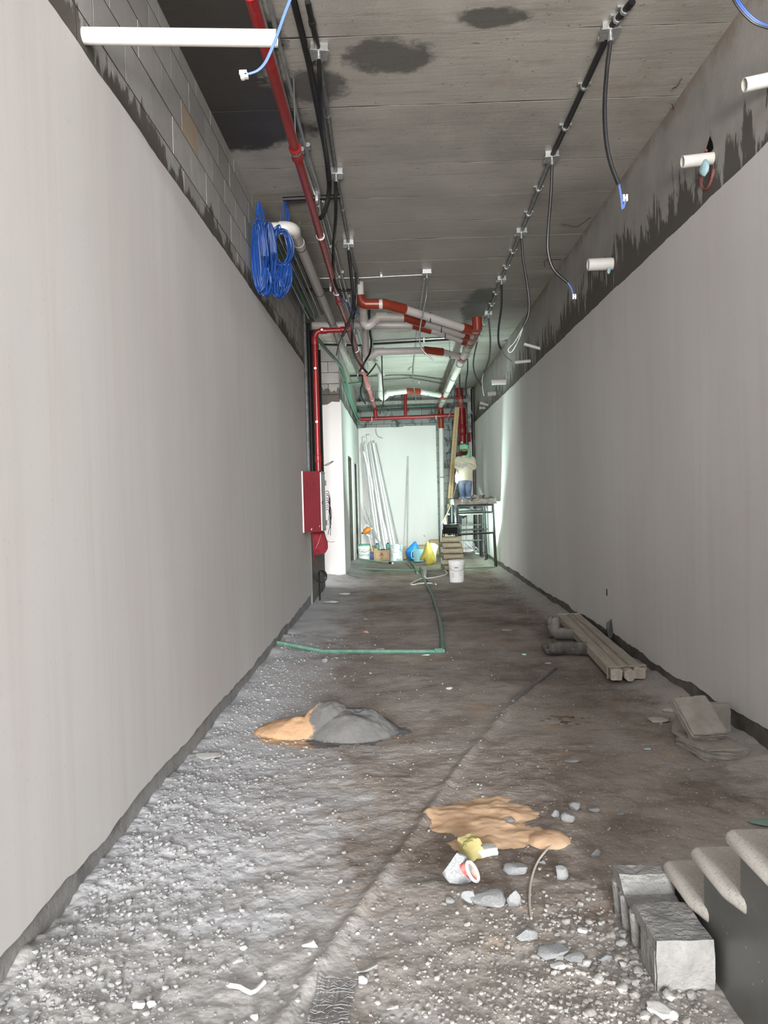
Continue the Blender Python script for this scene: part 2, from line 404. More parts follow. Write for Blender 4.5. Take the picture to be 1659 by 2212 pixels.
# --- left wall
BX = XL-.022                                        # face of the blockwork
wl = obj('wall_left', MB().box((-1.60,-6,-.2), (BX-.0012,10.95,ZC+.01)), 'mortar', org=(XL,0,0), **STRUCT)
obj('plaster_coat', coat_x(BX, .022, 1, -6, 10.95, .15, ZP, seed=3, j0=.035), 'plaster', wl)
obj('cement_skirt', MB().box((BX-.011,-6,-.15), (BX+.006,10.95,.30)), 'skirt', wl)
def block(parent, a, b, mat, name='block'):
    (x0,y0,z0), (x1,y1,z1) = a, b
    return obj(name, MB().box(a, b), mat, parent, soft=False)
zj = [3.30,3.515,3.74,3.94,4.14,4.25]; phase = [0.1,.283,.09,.283,.07]
for c in range(5):
    y = 1.5+phase[c]
    while y < 10.9:
        y1 = min(y+.4, 10.94); d = random.uniform(-.0003,.0012)
        tan = c == 2 and abs(y-4.79) < .15
        block(wl, (BX-.03, y+.005, zj[c]+.005), (BX+d, y1-.005, zj[c+1]-(.005 if c < 4 else -.003)), 'tan_block' if tan else 'block')
        y += .4
# raw column past the plaster
wc = obj('wall_left_column', MB().box((-1.60,10.955,-.2), (-1.218,12.9,ZC+.01)), 'rawcol', org=(XL,12,0), **STRUCT)
# --- side room and the pier beyond the opening
PX, PY = -.98, 14.35
obj('wall_side_room', MB().box((-4.3,12.2,-.2), (-4.1,14.7,ZC)).box((-4.3,11.9,-.2),(-1.6,12.1,ZC)), 'plaster', org=(-4,13,0), **STRUCT)
wp = obj('wall_pier', MB().box((-4.2,PY+.03,-.2), (PX-.03,PY+.3,ZC+.01)), 'mortar', org=(PX,PY,0), **STRUCT)
mb = MB(); n = 40; xs = np.linspace(-4.1, PX-.004, n); hi = 3.24+.03*fbm(xs*6, xs*0, 4, 5)-.05*(xs < -1.15)
mb.add([(x, PY+.03, .05) for x in xs]+[(x, PY+.002, .05) for x in xs]+[(x, PY+.002, h) for x, h in zip(xs, hi)]+[(x, PY+.03, h+.01) for x, h in zip(xs, hi)],
       [(a*n+k, a*n+k+1, (a+1)*n+k+1, (a+1)*n+k) for a in range(3) for k in range(n-1)])
obj('plaster_coat', mb, 'plaster', wp)
for c in range(5):
    x = PX-.024-(.2 if c % 2 else .4)
    xs_ = [PX-.026]
    while x > -2.2: xs_.append(x); x -= .4
    for q in range(len(xs_)-1):
        block(wp, (xs_[q+1]+.005, PY+.012, 3.14+.2*c+.005+.035), (xs_[q]-.005, PY+.06, 3.34+.2*c+.030 if c < 4 else ZC+.005), 'block')
# --- far left wall with two doorways
DO = [(16.0,17.5,2.36),(18.35,19.75,2.30)]
wf = MB()
ycur = PY+.03
for (a, b, h) in DO:
    wf.box((PX-.22,ycur,-.2), (PX-.02,a,ZC+.01)); wf.box((PX-.22,a,h), (PX-.02,b,ZC+.01)); ycur = b
wf.box((PX-.22,ycur,-.2), (PX-.02,YE+.1,ZC+.01))
wfo = obj('wall_left_far', wf, 'beam', org=(PX,17,0), **STRUCT)
ycur = PY
for i, (a, b, h) in enumerate(DO+[(YE,YE,0)]):
    obj('plaster_coat', coat_x(PX-.02, .02, 1, ycur, a, .09, 3.27, j0=.02, j1=.02, seed=20+i), 'plaster', wfo)
    if h: obj('plaster_coat', coat_x(PX-.02, .02, 1, a+.001, b-.001, h+.02, 3.27, j0=.004, j1=.02, seed=30+i), 'plaster', wfo)
    ycur = b
obj('cement_skirt', MB().box((PX-.03,PY+.02,-.15), (PX-.012,15.95,.16)), 'cement', wfo)
for i, (a, b, h) in enumerate(DO):
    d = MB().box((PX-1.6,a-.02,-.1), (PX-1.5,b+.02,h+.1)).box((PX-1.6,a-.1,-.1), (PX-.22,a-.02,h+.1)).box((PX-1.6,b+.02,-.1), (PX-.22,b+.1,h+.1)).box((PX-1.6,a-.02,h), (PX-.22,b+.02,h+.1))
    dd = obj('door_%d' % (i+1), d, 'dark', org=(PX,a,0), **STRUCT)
    obj('frame', MB().box((PX-.21,b-.045,0), (PX-.02,b+.0,h)).box((PX-.21,a,0), (PX-.02,a+.03,h)).box((PX-.21,a,h-.03), (PX-.02,b,h)), 'darkwood', dd)
# --- right wall
wr = obj('wall_right', MB().box((XR+.022,-6,-.2), (XR+.3,YE+.2,ZC+.01)), 'beam', org=(XR,5,0), **STRUCT)
obj('plaster_coat', coat_x(XR+.022, .022, -1, -6, 20.25, .12, ZP, seed=50, j0=.03), 'plaster', wr)
obj('cement_skirt', MB().box((XR+.008,-6,-.15), (XR+.03,20.3,.24)), 'mortar2', wr)
# --- end wall: blockwork, plastered left of the pipe shaft
we = obj('wall_end', MB().box((PX-.3,YE+.02,-.2), (XR+.3,YE+.3,ZC+.01)), 'mortar', org=(0.5,YE,0), **STRUCT)
xs = np.linspace(PX, 1.06, 60); hi = 3.33+.02*fbm(xs*5, xs*0, 4, 8)-.02*(xs < .2)
n = 60; mb = MB()
mb.add([(x, YE+.02, .0) for x in xs]+[(x, YE-.018, .0) for x in xs]+[(x, YE-.018, h) for x, h in zip(xs, hi)]+[(x, YE+.02, h+.008) for x, h in zip(xs, hi)],
       [(a*n+k, a*n+k+1, (a+1)*n+k+1, (a+1)*n+k) for a in range(3) for k in range(n-1)]+[(n-1, 4*n-1, 3*n-1, 2*n-1)])
obj('plaster_coat', mb, 'plaster', we)
for c in range(21):
    z0 = .0+.2*c+.005; z1 = min(.2*(c+1)-.005+(.2 if c == 20 else 0), ZC)
    x = 1.03+(.0 if c % 2 else -.2); x1 = 2.06
    if z1 > 3.35: x = -1.1+(.0 if c % 2 else -.2)
    while x < x1:
        block(we, (x+.005, YE+random.uniform(-.003,.003), z0), (min(x+.395,x1+.2), YE+.05, z1), 'end_block'); x += .4
obj('beam', MB().box((PX-.1,YE-.16,3.90), (XR+.02,YE+.02,3.985)), 'beam', we)

# ================================================================== pipes, conduits and cables
MATS['splashpipe'] = lambda: mottle('splashed_pipe', (.60,.62,.60), (.18,.19,.18), 9, .6, .2, 40)
MATS['rust'] = lambda: plain('rusty_wire', (.055,.038,.028), .8)
MATS.update(
    pvc=lambda: dusty('white_pvc', (.66,.64,.61), .38, 0, (.46,.44,.41), .30),
    pvcgrey=lambda: dusty('dusty_pvc', (.52,.49,.47), .42, 0, (.40,.37,.35), .30),
    terra=lambda: dusty('terracotta_plastic', (.23,.032,.016), .28, 0, (.30,.11,.07), .13),
    redp=lambda: dusty('red_paint', (.26,.010,.012), .30, 0, (.34,.11,.10), .18),
    pinkp=lambda: dusty('dust_coated_red', (.40,.07,.07), .45, 0, (.55,.42,.40), .75, 9),
    galv=lambda: mottle('galvanised', (.42,.43,.43), (.60,.61,.61), 20, .36, .1, 60, .002, .85),
    galvd=lambda: mottle('dull_conduit', (.16,.165,.165), (.30,.30,.30), 12, .42, .1, 60, .002, .7),
    black=lambda: dusty('black_plastic', (.008,.008,.009), .42, 0, (.12,.11,.10), .07),
    blue=lambda: plain('blue_cable', (.010,.060,.27), .42),
    palewire=lambda: plain('pale_blue_wire', (.10,.17,.46), .4),
    green=lambda: dusty('green_pipe', (.06,.19,.125), .55, 0, (.30,.33,.29), .45),
    conn=lambda: plain('white_connector', (.75,.74,.71), .5),
    redring=lambda: mottle('red_stain', (.22,.05,.045), (.30,.12,.10), 9, .8),
    bluerag=lambda: mottle('pale_blue_rag', (.35,.55,.62), (.48,.68,.74), 14, .9))
def pipe(name, label, cat, pts, r, mat, group=None, sm=0, seg=10):
    return obj(name, MB().tube(pts, r, seg, sm=sm), mat, label=label, cat=cat, group=group)
def lerp(a, b, t): return np.array(a)*(1-t)+np.array(b)*t
def arc3(a, c, b, r, n=6):
    """rounded corner a-c-b"""
    a, c, b = map(np.array, (a, c, b)); u = (a-c)/np.linalg.norm(a-c); v = (b-c)/np.linalg.norm(b-c)
    p, q = c+u*r, c+v*r
    return [(1-t)**2*p+2*t*(1-t)*c+t*t*q for t in np.linspace(0, 1, n)]

# --- junction boxes and their flexible drops, right-hand row
def make_box(big):
    t = thing('junction_box', 'galvanised junction box', 'junction box', (0,0,0))
    s = .052
    obj('housing', MB().box((-s,-s,-.045),(s,s,.0)), 'galv', t, soft=False)
    pl = MB(); pl.box((-s-.006,-s-.004,-.050),(s+.006,s+.004,-.045)); pl.box((-s-.008,s,-.05),(-s+.03,s+.02,-.03))
    obj('cover', pl, 'galv', t, soft=False)
    if big: obj('connector', MB().lathe([(.016,-.10),(.019,-.10),(.019,-.085),(.015,-.083),(.015,-.05)], (.0,-.01,0), 12), 'galv', t)
    return t
ORD = ['first','second','third','fourth','fifth','sixth','seventh','eighth','ninth']
rb = [aZ(*p, 4.205) for p in ((1318,72),(1192,343),(1126,505),(1083,606),(1055,680),(1031,732),(1010,769),(993,803),(983,827))]
proto = make_box(True); first = True
def put_box(p, label, group, rz=0):
    global first
    if first:
        o = proto; first = False; o.location = (p[0], p[1], ZC); o.rotation_euler[2] = rz; o['label'] = label; o['group'] = group
        return o
    return copy_thing(proto, (p[0], p[1], ZC), (0,0,rz), 1, label, group)
for i, p in enumerate(rb):
    put_box(p, 'galvanised junction box, %s from the entrance in the right ceiling row' % ORD[i], 'right row of junction boxes', random.uniform(-.15,.15))
start = aZ(1372,-10,4.225)
for i in range(len(rb)):
    a = start if i == 0 else rb[i-1]; b = rb[i]
    a = np.array([a[0], a[1]+.05, 4.222]); b = np.array([b[0], b[1]-.05, 4.222])
    c = thing('conduit', ('black' if i < 2 else 'grey')+' ceiling conduit running up to the %s junction box of the right row' % ORD[i], 'conduit', lerp(a, b, .5), 'right ceiling conduit runs')
    obj('tube', MB().tube([a,b], .021 if i < 2 else .019, 8), 'black' if i < 2 else 'galvd', c)
    for t in (.36,.72):
        q = lerp(a, b, t); obj('saddle_clip', MB().tube([q-(0,.011,0), q+(0,.011,0)], .027, 8).box((q[0]-.045,q[1]-.012,q[2]+.012),(q[0]+.045,q[1]+.012,q[2]+.026)), 'galv', c)
drops = [ # box index, sheath pixels, wire pixels, connector pixel
 (0, [(1318,84),(1311,150),(1306,230),(1309,300),(1319,352),(1336,398)], [(1336,398),(1341,425),(1344,452),(1350,434)], (1350,428)),
 (1, [(1193,352),(1190,420),(1184,500),(1184,545),(1196,582),(1226,611)], [(1226,611),(1234,625),(1239,645)], (1240,641)),
 (2, [(1127,514),(1130,560),(1138,610),(1143,655),(1140,685),(1130,706)], [(1130,706),(1112,738),(1097,755),(1104,761),(1118,738),(1129,708)], None),
 (3, [(1084,614),(1083,660),(1077,710),(1077,740),(1082,754)], [(1082,754),(1092,770),(1106,781)], None),
 (4, [(1055,688),(1059,730),(1058,765),(1052,790),(1044,806)], [(1044,806),(1041,822),(1043,845),(1045,855)], None),
 (5, [(1030,740),(1024,770),(1023,795),(1030,818),(1043,836)], [(1043,836),(1046,848),(1050,862),(1060,872),(1068,870)], None),
 (6, [(1011,775),(1010,800),(1006,830),(1007,855)], [(1007,855),(1014,878),(1020,895)], None),
 (7, [(993,809),(993,830),(995,856)], [(995,856),(999,872)], None),
 (8, [(982,833),(982,855),(980,875),(972,893)], [(972,893),(966,905)], None)]
for (i, sh, wr_, cn) in drops:
    Y0 = rb[i][1]; k = len(sh)
    S = [aY(x, y, Y0-.0+.14*j/k) for j, (x, y) in enumerate(sh)]; S[0] = np.array([rb[i][0], rb[i][1]-.01, ZC-.085])
    W = [aY(x, y, Y0+.14) for x, y in wr_]
    t = thing('flexible_conduit', 'black flexible conduit hanging in a curve from the %s junction box of the right row' % ORD[i], 'cable', S[0], 'drops from the right row of boxes')
    obj('sheath', MB().tube(S, [.0125+.0008*(q % 2) for q in range((k-1)*14+1)], 8, sm=14), 'black', t)
    obj('wire', MB().tube(W, .0035, 5, sm=5).tube([p+(.006,0,.002) for p in W], .003, 5, sm=5), 'palewire' if i < 2 else 'galvd', t)
    if cn:
        c = aY(*cn, Y0+.14); o_ = MB()
        for dx in (-.014,.004): o_.box((c[0]+dx,c[1]-.01,c[2]-.02),(c[0]+dx+.011,c[1]+.01,c[2]+.02))
        o_.box((c[0]-.014,c[1]-.008,c[2]-.006),(c[0]+.015,c[1]+.008,c[2]+.006)); obj('connector', o_, 'conn', t, soft=False)

# --- left-hand row
lb = [aZ(*p, 4.205) for p in ((688,118),(726,380),(753,530),(797,700),(811,782),(826,812))]
for i, p in enumerate(lb):
    put_box(p, 'galvanised junction box, %s from the entrance in the row beside the red main' % ORD[i], 'left row of junction boxes', (0.2,.1,.05,.6,.1,0)[i])
ls = aZ(662,-10,4.225)
for i in range(len(lb)):
    a = ls if i == 0 else lb[i-1]; b = lb[i]
    a = np.array([a[0], a[1]+.05, 4.224]); b = np.array([b[0], b[1]-.05, 4.224])
    obj('conduit', MB().tube([a,b], .017, 8).tube([lerp(a,b,.45)-(0,.02,0), lerp(a,b,.45)+(0,.02,0)], .022, 8), 'black' if i == 0 else 'galvd',
        label='conduit on the ceiling leading to the %s junction box of the left row' % ORD[i], cat='conduit', group='left ceiling conduit runs')
def hang(label, px, r, mat='black', sm=8, top=False, name='flexible_conduit', cat='cable', group=None):
    pts = [aY(x, y, Y) for x, y, Y in px]
    if top: pts = [np.array([pts[0][0], pts[0][1], ZC+.001])]+pts
    return obj(name, MB().tube(pts, r, 8, sm=sm), mat, label=label, cat=cat, group=group)
hang('thick black ceiling cable curling down at its end beside the red main',
     [(632,-8,4.3),(668,140,4.95),(687,240,5.55),(702,320,6.1),(711,385,6.55),(709,428,6.7),(699,462,6.7),(691,472,6.68)], .020)
hang('black corrugated cable dropping from the first junction box and lying against the thick black cable',
     [(689,130,4.82),(692,190,5.0),(697,270,5.5),(704,340,6.1),(709,390,6.4)], .014)
hang('black cable dropping from the second junction box past the red main', [(725,392,6.66),(725,470,6.9),(720,540,7.6),(722,605,8.2),(738,641,8.4)], .015)
hang('blue wire pair trailing from the end of the black cable towards the pipe elbow', [(738,641,8.4),(752,660,8.6),(764,672,8.8),(777,678,8.9)], .006, 'blue')
hang('black cable dropping from the third junction box and ending beside the white pipe', [(753,542,8.5),(758,590,8.6),(763,640,8.7),(762,672,8.8),(755,694,8.8),(739,727,8.8)], .017)
hang('thin dark wire tail hanging from the cable end beside the white pipe', [(739,727,8.8),(731,745,8.8),(727,768,8.8)], .006)
hang('long black cable looping down behind the terracotta elbow and along the pink pipe', [(770,652,9.6),(763,690,9.7),(760,730,9.8),(766,765,10.2),(778,788,10.6),(793,805,10.8)], .015, top=True)
hang('black cable swinging from the tilted fourth junction box across the pink pipe', [(799,716,11.6),(802,738,11.7),(799,762,11.8),(789,780,11.9),(776,803,11.9)], .015, top=True)
hang('black cable hanging from the fifth junction box', [(812,786,13.8),(803,799,13.9),(792,812,13.9)], .015)
hang('long thin black cable hanging in a bow in front of the far plaster', [(783,822,14.5),(779,840,14.5),(781,858,14.5),(790,873,14.5)], .014, top=True)
hang('dark cable hanging from the sixth junction box of the left row', [(826,818,15.4),(828,845,15.5),(828,870,15.6),(820,895,15.7)], .012, top=True)
# short cross conduits on the ceiling
def cross(label, px, z, r, mat, group='short cross conduits on the ceiling'):
    pts = [aZ(x, y, z) for x, y in px]; t = thing('conduit', label, 'conduit', lerp(pts[0], pts[-1], .5), group)
    obj('tube', MB().tube(pts, r, 8), mat, t); q = lerp(pts[0], pts[-1], .6)
    obj('clip', MB().box((q[0]-.012,q[1]-.03,q[2]-.024),(q[0]+.012,q[1]+.03,ZC-.002)), 'galv', t, soft=False)
cross('black conduit end pointing at the blue cable coils, upper of two', [(611,430),(735,424)], 4.20, .020, 'black')
cross('black conduit end pointing at the blue cable coils, lower of two', [(620,437),(728,426)], 4.19, .014, 'black')
cross('black conduit crossing the ceiling behind the galvanised pipe', [(648,625),(758,627)], 4.21, .018, 'black')
cross('black conduit crossing the ceiling over the green pipe bend', [(692,744),(783,746)], 4.20, .018, 'black')
cross('black conduit stub crossing beside the far pink pipe', [(756,812),(784,811)], 4.2, .022, 'black')
cross('black conduit running crosswise between the grey downpipe and the drain main', [(806,743),(990,733)], 4.20, .020, 'black')
cross('thin galvanised conduit running crosswise above the black one', [(806,738),(990,728)], 4.23, .012, 'galv')
cross('thin white conduit crossing the ceiling to the single middle junction box', [(686,601),(780,600),(916,593)], 4.235, .010, 'galv')
put_box(aZ(922,592,4.205), 'galvanised ceiling junction box standing alone at the end of the thin white conduit', 'junction box apart')
hang('grey cable hanging from the single middle junction box down past the drain branches', [(924,600,9.7),(921,640,9.8),(914,675,9.8),(908,705,9.8),(906,730,9.8),(912,755,9.8),(936,778,9.8)], .010, 'galvd')
cross('pale conduit running lengthwise from the single middle box over the drain branches', [(917,602),(905,690),(893,790),(892,806)], 4.215, .011, 'galv')
hang('grey cable hanging from the end of the pale lengthwise conduit', [(892,806,16.8),(892,825,16.9),(896,848,17.0),(899,870,17.0)], .012, 'galvd', top=True)
cross('grey conduit bent across the far ceiling', [(822,821),(885,816),(958,829)], 4.22, .014, 'galvd')

# --- galvanised conduits beside the red main
for lab, px in (('galvanised ceiling conduit next to the red main, inner one of a pair', [(556,-10),(640,300),(690,452),(742,640),(792,800)]),
                ('galvanised ceiling conduit next to the red main, outer one of a pair', [(577,-10),(655,300),(700,446),(748,632),(796,792)])):
    pts = [aZ(x, y, 4.215) for x, y in px]
    t = thing('conduit', lab, 'conduit', pts[1], 'galvanised conduits beside the red main'); obj('tube', MB().tube(pts, .0135, 8), 'galv', t)
    for s in np.linspace(.15, .9, 9):
        q = lerp(pts[0], pts[-1], s); obj('coupler', MB().tube([q-(0,.03,0), q+(0,.03,0)], .018, 8), 'galv', t)
# --- bundle of conduits high on the left wall towards the column
for i, (mt, nm) in enumerate((('galvd','grey'),('green','green'),('galv','bright galvanised'),('black','black'),('galvd','dark grey'),('black','slim black'))):
    a = (-1.185+.042*i, 7.5+.12*i, 4.03+.03*(i % 3)); b = (-1.185+.042*i, 11.1, 4.03+.03*(i % 3))
    pipe('conduit', '%s conduit in the bundle high on the left wall, %s from the wall' % (nm, ORD[i]), 'conduit', [a, b], .016 if i != 1 else .022, mt, 'conduit bundle on the left wall', seg=8)

# --- red fire main
zr = 3.78; rm = [aZ(540,-12,zr), aZ(640,330,zr), aZ(734,655,zr), np.array([-.595,10.55,zr]), np.array([-.56,15,zr]), np.array([-.515,19.9,zr])]
t = thing('fire_main', 'long red fire pipe along the ceiling, dusty pink towards the end wall', 'pipe', rm[1])
obj('pipe', MB().tube(rm[:4], .031, 12), 'redp', t); obj('pipe', MB().tube([rm[3],rm[4],rm[5]], .046, 12), 'pinkp', t)
el = arc3(rm[4], rm[5]+(0,.35,0), rm[5]+(.02,.37,-.4), .16)
obj('elbow', MB().tube([rm[5]]+el+[rm[5]+(.02,.37,-.26)], .050, 12), 'redp', t)
for q in (aZ(640,330,zr), aZ(732,650,zr), np.array([-.595,10.5,zr])):
    obj('coupling', MB().tube([q+(0,-.09,0),q+(0,-.075,0),q+(0,-.05,0),q+(0,.05,0),q+(0,.075,0),q+(0,.09,0)], [.032,.042,.038,.038,.042,.032], 12), 'redp', t)
for y in (5.2,6.9,8.8,12.2,14.0,16.4,18.4):
    x = float(np.interp(y, [p[1] for p in rm], [p[0] for p in rm])); R_ = .034 if y < 10.5 else .05
    h = obj('hanger', MB().tube([(x,y,zr+R_),(x,y,ZC)], .005, 6), 'galv', t)
    obj('clamp', MB().tube([(x+R_*math.cos(a), y, zr+R_*math.sin(a)) for a in np.linspace(0, 2*math.pi, 13)[:-1]], .007, 5, close=True), 'galv', h)
# red drop to the cabinet
ry = 10.38; A = np.array([-.585,ry,3.70]); Bc = np.array([-1.03,ry,3.695]); Cb = np.array([-1.03,ry,1.845])
t = thing('red_drop_pipe', 'dark red pipe elbowing off the fire main and dropping to the red cabinet', 'pipe', Cb)
obj('pipe', MB().tube([A]+arc3(A, Bc, Cb, .10)+[Cb], .034, 12), 'redp', t)
for q, d in ((A+(-.06,0,0),(1,0,0)), (Bc+(.12,0,0),(1,0,0)), (Bc+(0,0,-.13),(0,0,1)), (np.array([-1.03,ry,2.02]),(0,0,1))):
    d = np.array(d)*.045; obj('coupling', MB().tube([q-d,q-d*.6,q+d*.6,q+d], [.040,.043,.043,.040], 12), 'redp', t)
for q in (np.array([-.93,ry,3.70]), np.array([-1.03,ry,3.2]), np.array([-1.03,ry,2.5])): obj('clip', MB().box(q-(.014,.05,.012), q+(.014,.05,.012)), 'galv', t, soft=False)

# --- conduits dropping down the column behind the cabinet
for i, (x, y, mt, r) in enumerate(((-1.205,10.75,'galvd',.018),(-1.205,10.86,'galvd',.017),(-1.197,11.1,'black',.026),(-1.197,11.5,'black',.026),(-1.199,11.9,'galvd',.022),(-1.196,12.3,'black',.027),(-1.197,12.7,'black',.026))):
    zt = 4.05 if i < 2 else 4.0-.02*i
    pipe('conduit', ('black' if mt == 'black' else 'grey')+' conduit dropping down the raw column, %s from the plastered wall' % ORD[i], 'conduit', [(x,y,zt),(x,y,1.75)], r, mt, 'conduits dropping to the red cabinet', seg=8)

# --- white pipe sticking out high on the near left wall
q0 = aX(192,78,XL); q1 = aY(598,83,q0[1]); t = thing('pipe_stub', 'long white plastic pipe sticking out of the blockwork on the left', 'pipe', q0)
d = q1-q0; mb = MB().tube([q0-d*.12, q1], .0335, 20, cap=False); mb.tube([q1, q0], .029, 20, cap=False)
rr = MB().tube([q1-d*.001, q1+d*.0012], .0337, 20); obj('pipe', mb, 'pvc', t); 
ringv = [(0, .029*math.cos(a), .029*math.sin(a)) for a in np.linspace(0, 2*math.pi, 21)[:-1]]+[(0, .0335*math.cos(a), .0335*math.sin(a)) for a in np.linspace(0, 2*math.pi, 21)[:-1]]
ring = MB(); ring.add([(q1[0], q1[1]+b, q1[2]+c) for a, b, c in ringv], [(k, (k+1) % 20, 20+(k+1) % 20, 20+k) for k in range(20)]); obj('rim', ring, 'pvc', t)
pm = MB()
for k in range(34):
    if k in (0,): wdt = .025
    else: wdt = random.uniform(.004,.010)
    u = .36+.017*k+(0 if k else -.02)
    if u > .93: break
    p = q0+d*u; a0 = -1.15+random.uniform(-.03,.03)
    pm.add([p+(s*wdt/2, math.cos(-math.pi/2-(.05))*0-.0337*math.cos(b), .0337*math.sin(b)) for s, b in ((-1,-.10),(1,-.10),(1,-.02+random.uniform(-.02,.05)),(-1,-.02))], [(0,1,2,3)])
obj('printed_marking', pm, 'galvd', t, soft=False)
t = thing('wire', 'pale blue wire pair with a white connector dangling past the end of the white pipe', 'wire', aY(628,-5,3.05))
for s in (0,.008): obj('lead', MB().tube([aY(x+s*300, y, 3.12) for x, y in ((630,-12),(612,35),(598,75),(585,108),(572,135),(556,152),(536,160))], .0042, 6, sm=6), 'palewire', t)
c = aY(527,162,3.12); mb = MB()
for dx, dz in ((-.017,.008),(-.002,.008),(-.012,-.008),(.003,-.004)): mb.box(c+(dx,-.008,dz-.009), c+(dx+.014,.008,dz+.008))
obj('connector', mb, 'conn', t, soft=False)
t = thing('wire', 'dark blue wire bunch looping down at the top of the right wall', 'wire', aY(1590,-5,3.0))
for s in range(3): obj('lead', MB().tube([aY(x+s*4, y-s*2, 3.6) for x, y in ((1578,-14),(1592,12),(1612,36),(1638,54),(1690,66),(1740,60))], .0055, 6, sm=6), 'blue' if s else 'black', t)

# --- blue cable coils on the elbow pipe
ez = 4.0; e0 = aY(560,490,7.3); e1 = aY(632,492,7.3); e2 = np.array([-.835,14.6,3.985])
e0[2] = e1[2] = ez
t = thing('vent_pipe', 'white plastic pipe elbowing out of the left wall and running along under the ceiling', 'pipe', e0)
obj('pipe', MB().tube([(-1.24,7.3,ez), e1+(-.10,0,0)], .052, 16), 'pvc', t)
obj('elbow', MB().tube([e1+(-.12,0,0)]+arc3(e0, e1, e2, .10, 8)+[e1+(0,.14,0)], [.060]*10, 16), 'pvc', t)
obj('pipe', MB().tube([e1+(0,.13,0), e2], .052, 16), 'pvcgrey', t)
obj('coupling', MB().tube([e1+(.002,.42,0), e1+(.003,.62,0)], .058, 16), 'pvcgrey', t)
for y in (7.85,9.6,11.2,12.6,13.7):
    x = float(np.interp(y, [e1[1], e2[1]], [e1[0], e2[0]]))
    h = obj('clamp', MB().tube([(x+.056*math.cos(a), y, ez+.056*math.sin(a)) for a in np.linspace(0, 2*math.pi, 15)[:-1]], .007, 5, close=True), 'black', t)
    obj('hanger_rod', MB().tube([(x,y,ez+.056),(x,y,ZC)], .005, 6), 'galv', h)
def hank(label, cx, cy, wpx, hpx, Y, n, tops=None, tilt=0, lo=.06):
    k = wpx/2*Y/F; h = hpx/2*Y/F; c = aY(cx, cy, Y); mb = MB()
    for i in range(n):
        a = k*random.uniform(lo,1.0); b = h*random.uniform(.86,1.04); dy = random.uniform(-.05,.05); dx = random.uniform(-.25,.25)*k; ph = random.uniform(0, 6)
        pts = []
        for u in np.linspace(0, 2*math.pi, 19)[:-1]:
            x = a*math.copysign(abs(math.cos(u))**.8, math.cos(u)); z = b*math.sin(u)
            pts.append(c+np.array([x+dx+tilt*z+.004*math.sin(3*u+ph), dy+.02*math.sin(u*2+ph), z]))
        mb.tube(pts, .0042, 5, close=True)
    if tops:
        for (x, y, X, Y2) in tops:
            for q in range(4):
                s = aY(x+q*2, y, Y2); s[0] = X+.004*q; e = c+np.array([random.uniform(-.5,.5)*k, random.uniform(-.03,.03), h*.8]); mid = (s+e)/2+np.array([.02*q-.02,0,-.02])
                mb.tube([s, mid, e], .0042, 5, sm=6)
    t = obj('cable_coil', mb, 'blue', label=label, cat='cable coil', group='blue cable coils on the left wall')
    return t
hank('long blue cable hank hanging closest to the left blockwork', 563,556,34,150,6.95,40,[(546,436,-1.16,6.95),(549,437,-1.16,6.95),(552,438,-1.15,6.95)])
hank('blue cable hank slung over the white pipe beside the longest hank', 583,548,30,128,7.2,30,[(575,486,-1.02,7.22)])
hank('round blue cable coil tied below the pipe elbow', 608,538,50,80,7.28,16,[(610,432,-.97,7.3),(616,433,-.95,7.3)], 0, .72)
hank('short blue cable bundle hanging below the long hanks', 574,610,28,58,7.0,20)
hank('frayed blue cable bundle at the bottom of the coils', 612,605,34,74,7.2,20, None, .25)
hank('small blue cable loop hanging lowest beside the green conduit', 602,622,26,42,7.15,12)

# --- drain main and branches
MX, MZ = 1.165, 3.80; R6 = .060
t = thing('drain_main', 'white plastic drain main running below the far ceiling to the shaft', 'pipe', (MX,11.2,MZ))
obj('pipe', MB().tube([(MX,11.15,MZ),(MX+.02,20.35,MZ)], R6, 18), 'pvc', t)
for y in (12.55,13.95,15.6,17.4,19.2):
    h = obj('clamp', MB().tube([(MX+(R6+.006)*math.cos(a), y, MZ+(R6+.006)*math.sin(a)) for a in np.linspace(0, 2*math.pi, 17)[:-1]], .008, 5, close=True), 'galvd', t)
    obj('hanger_rod', MB().tube([(MX,y,MZ+R6),(MX,y,ZC)], .005, 6), 'galv', h)
obj('inlet_stub', MB().tube([(MX+.005,11.0,MZ-.03),(MX+.005,11.0,MZ+.14),(MX+.005,11.0,MZ+.15)], [.066,.070,.062], 18), 'terra', t)
dx_ = 1.185
dp = thing('downpipe', 'white plastic downpipe with orange elbow in the shaft at the end wall', 'pipe', (dx_,20.5,0))
obj('elbow', MB().tube(arc3((dx_,20.2,MZ),(dx_,20.5,MZ),(dx_,20.5,3.2),.14)+[(dx_,20.5,3.22)], .074, 18), 'terra', dp)
obj('pipe', MB().tube([(dx_,20.5,3.3),(dx_-.04,20.5,0.0)], .064, 18), 'pvc', dp)
obj('clamp', MB().tube([(dx_+.075*math.cos(a)-.02, 20.5+.075*math.sin(a), 1.95) for a in np.linspace(0, 2*math.pi, 17)[:-1]], .010, 5, close=True), 'galv', dp)
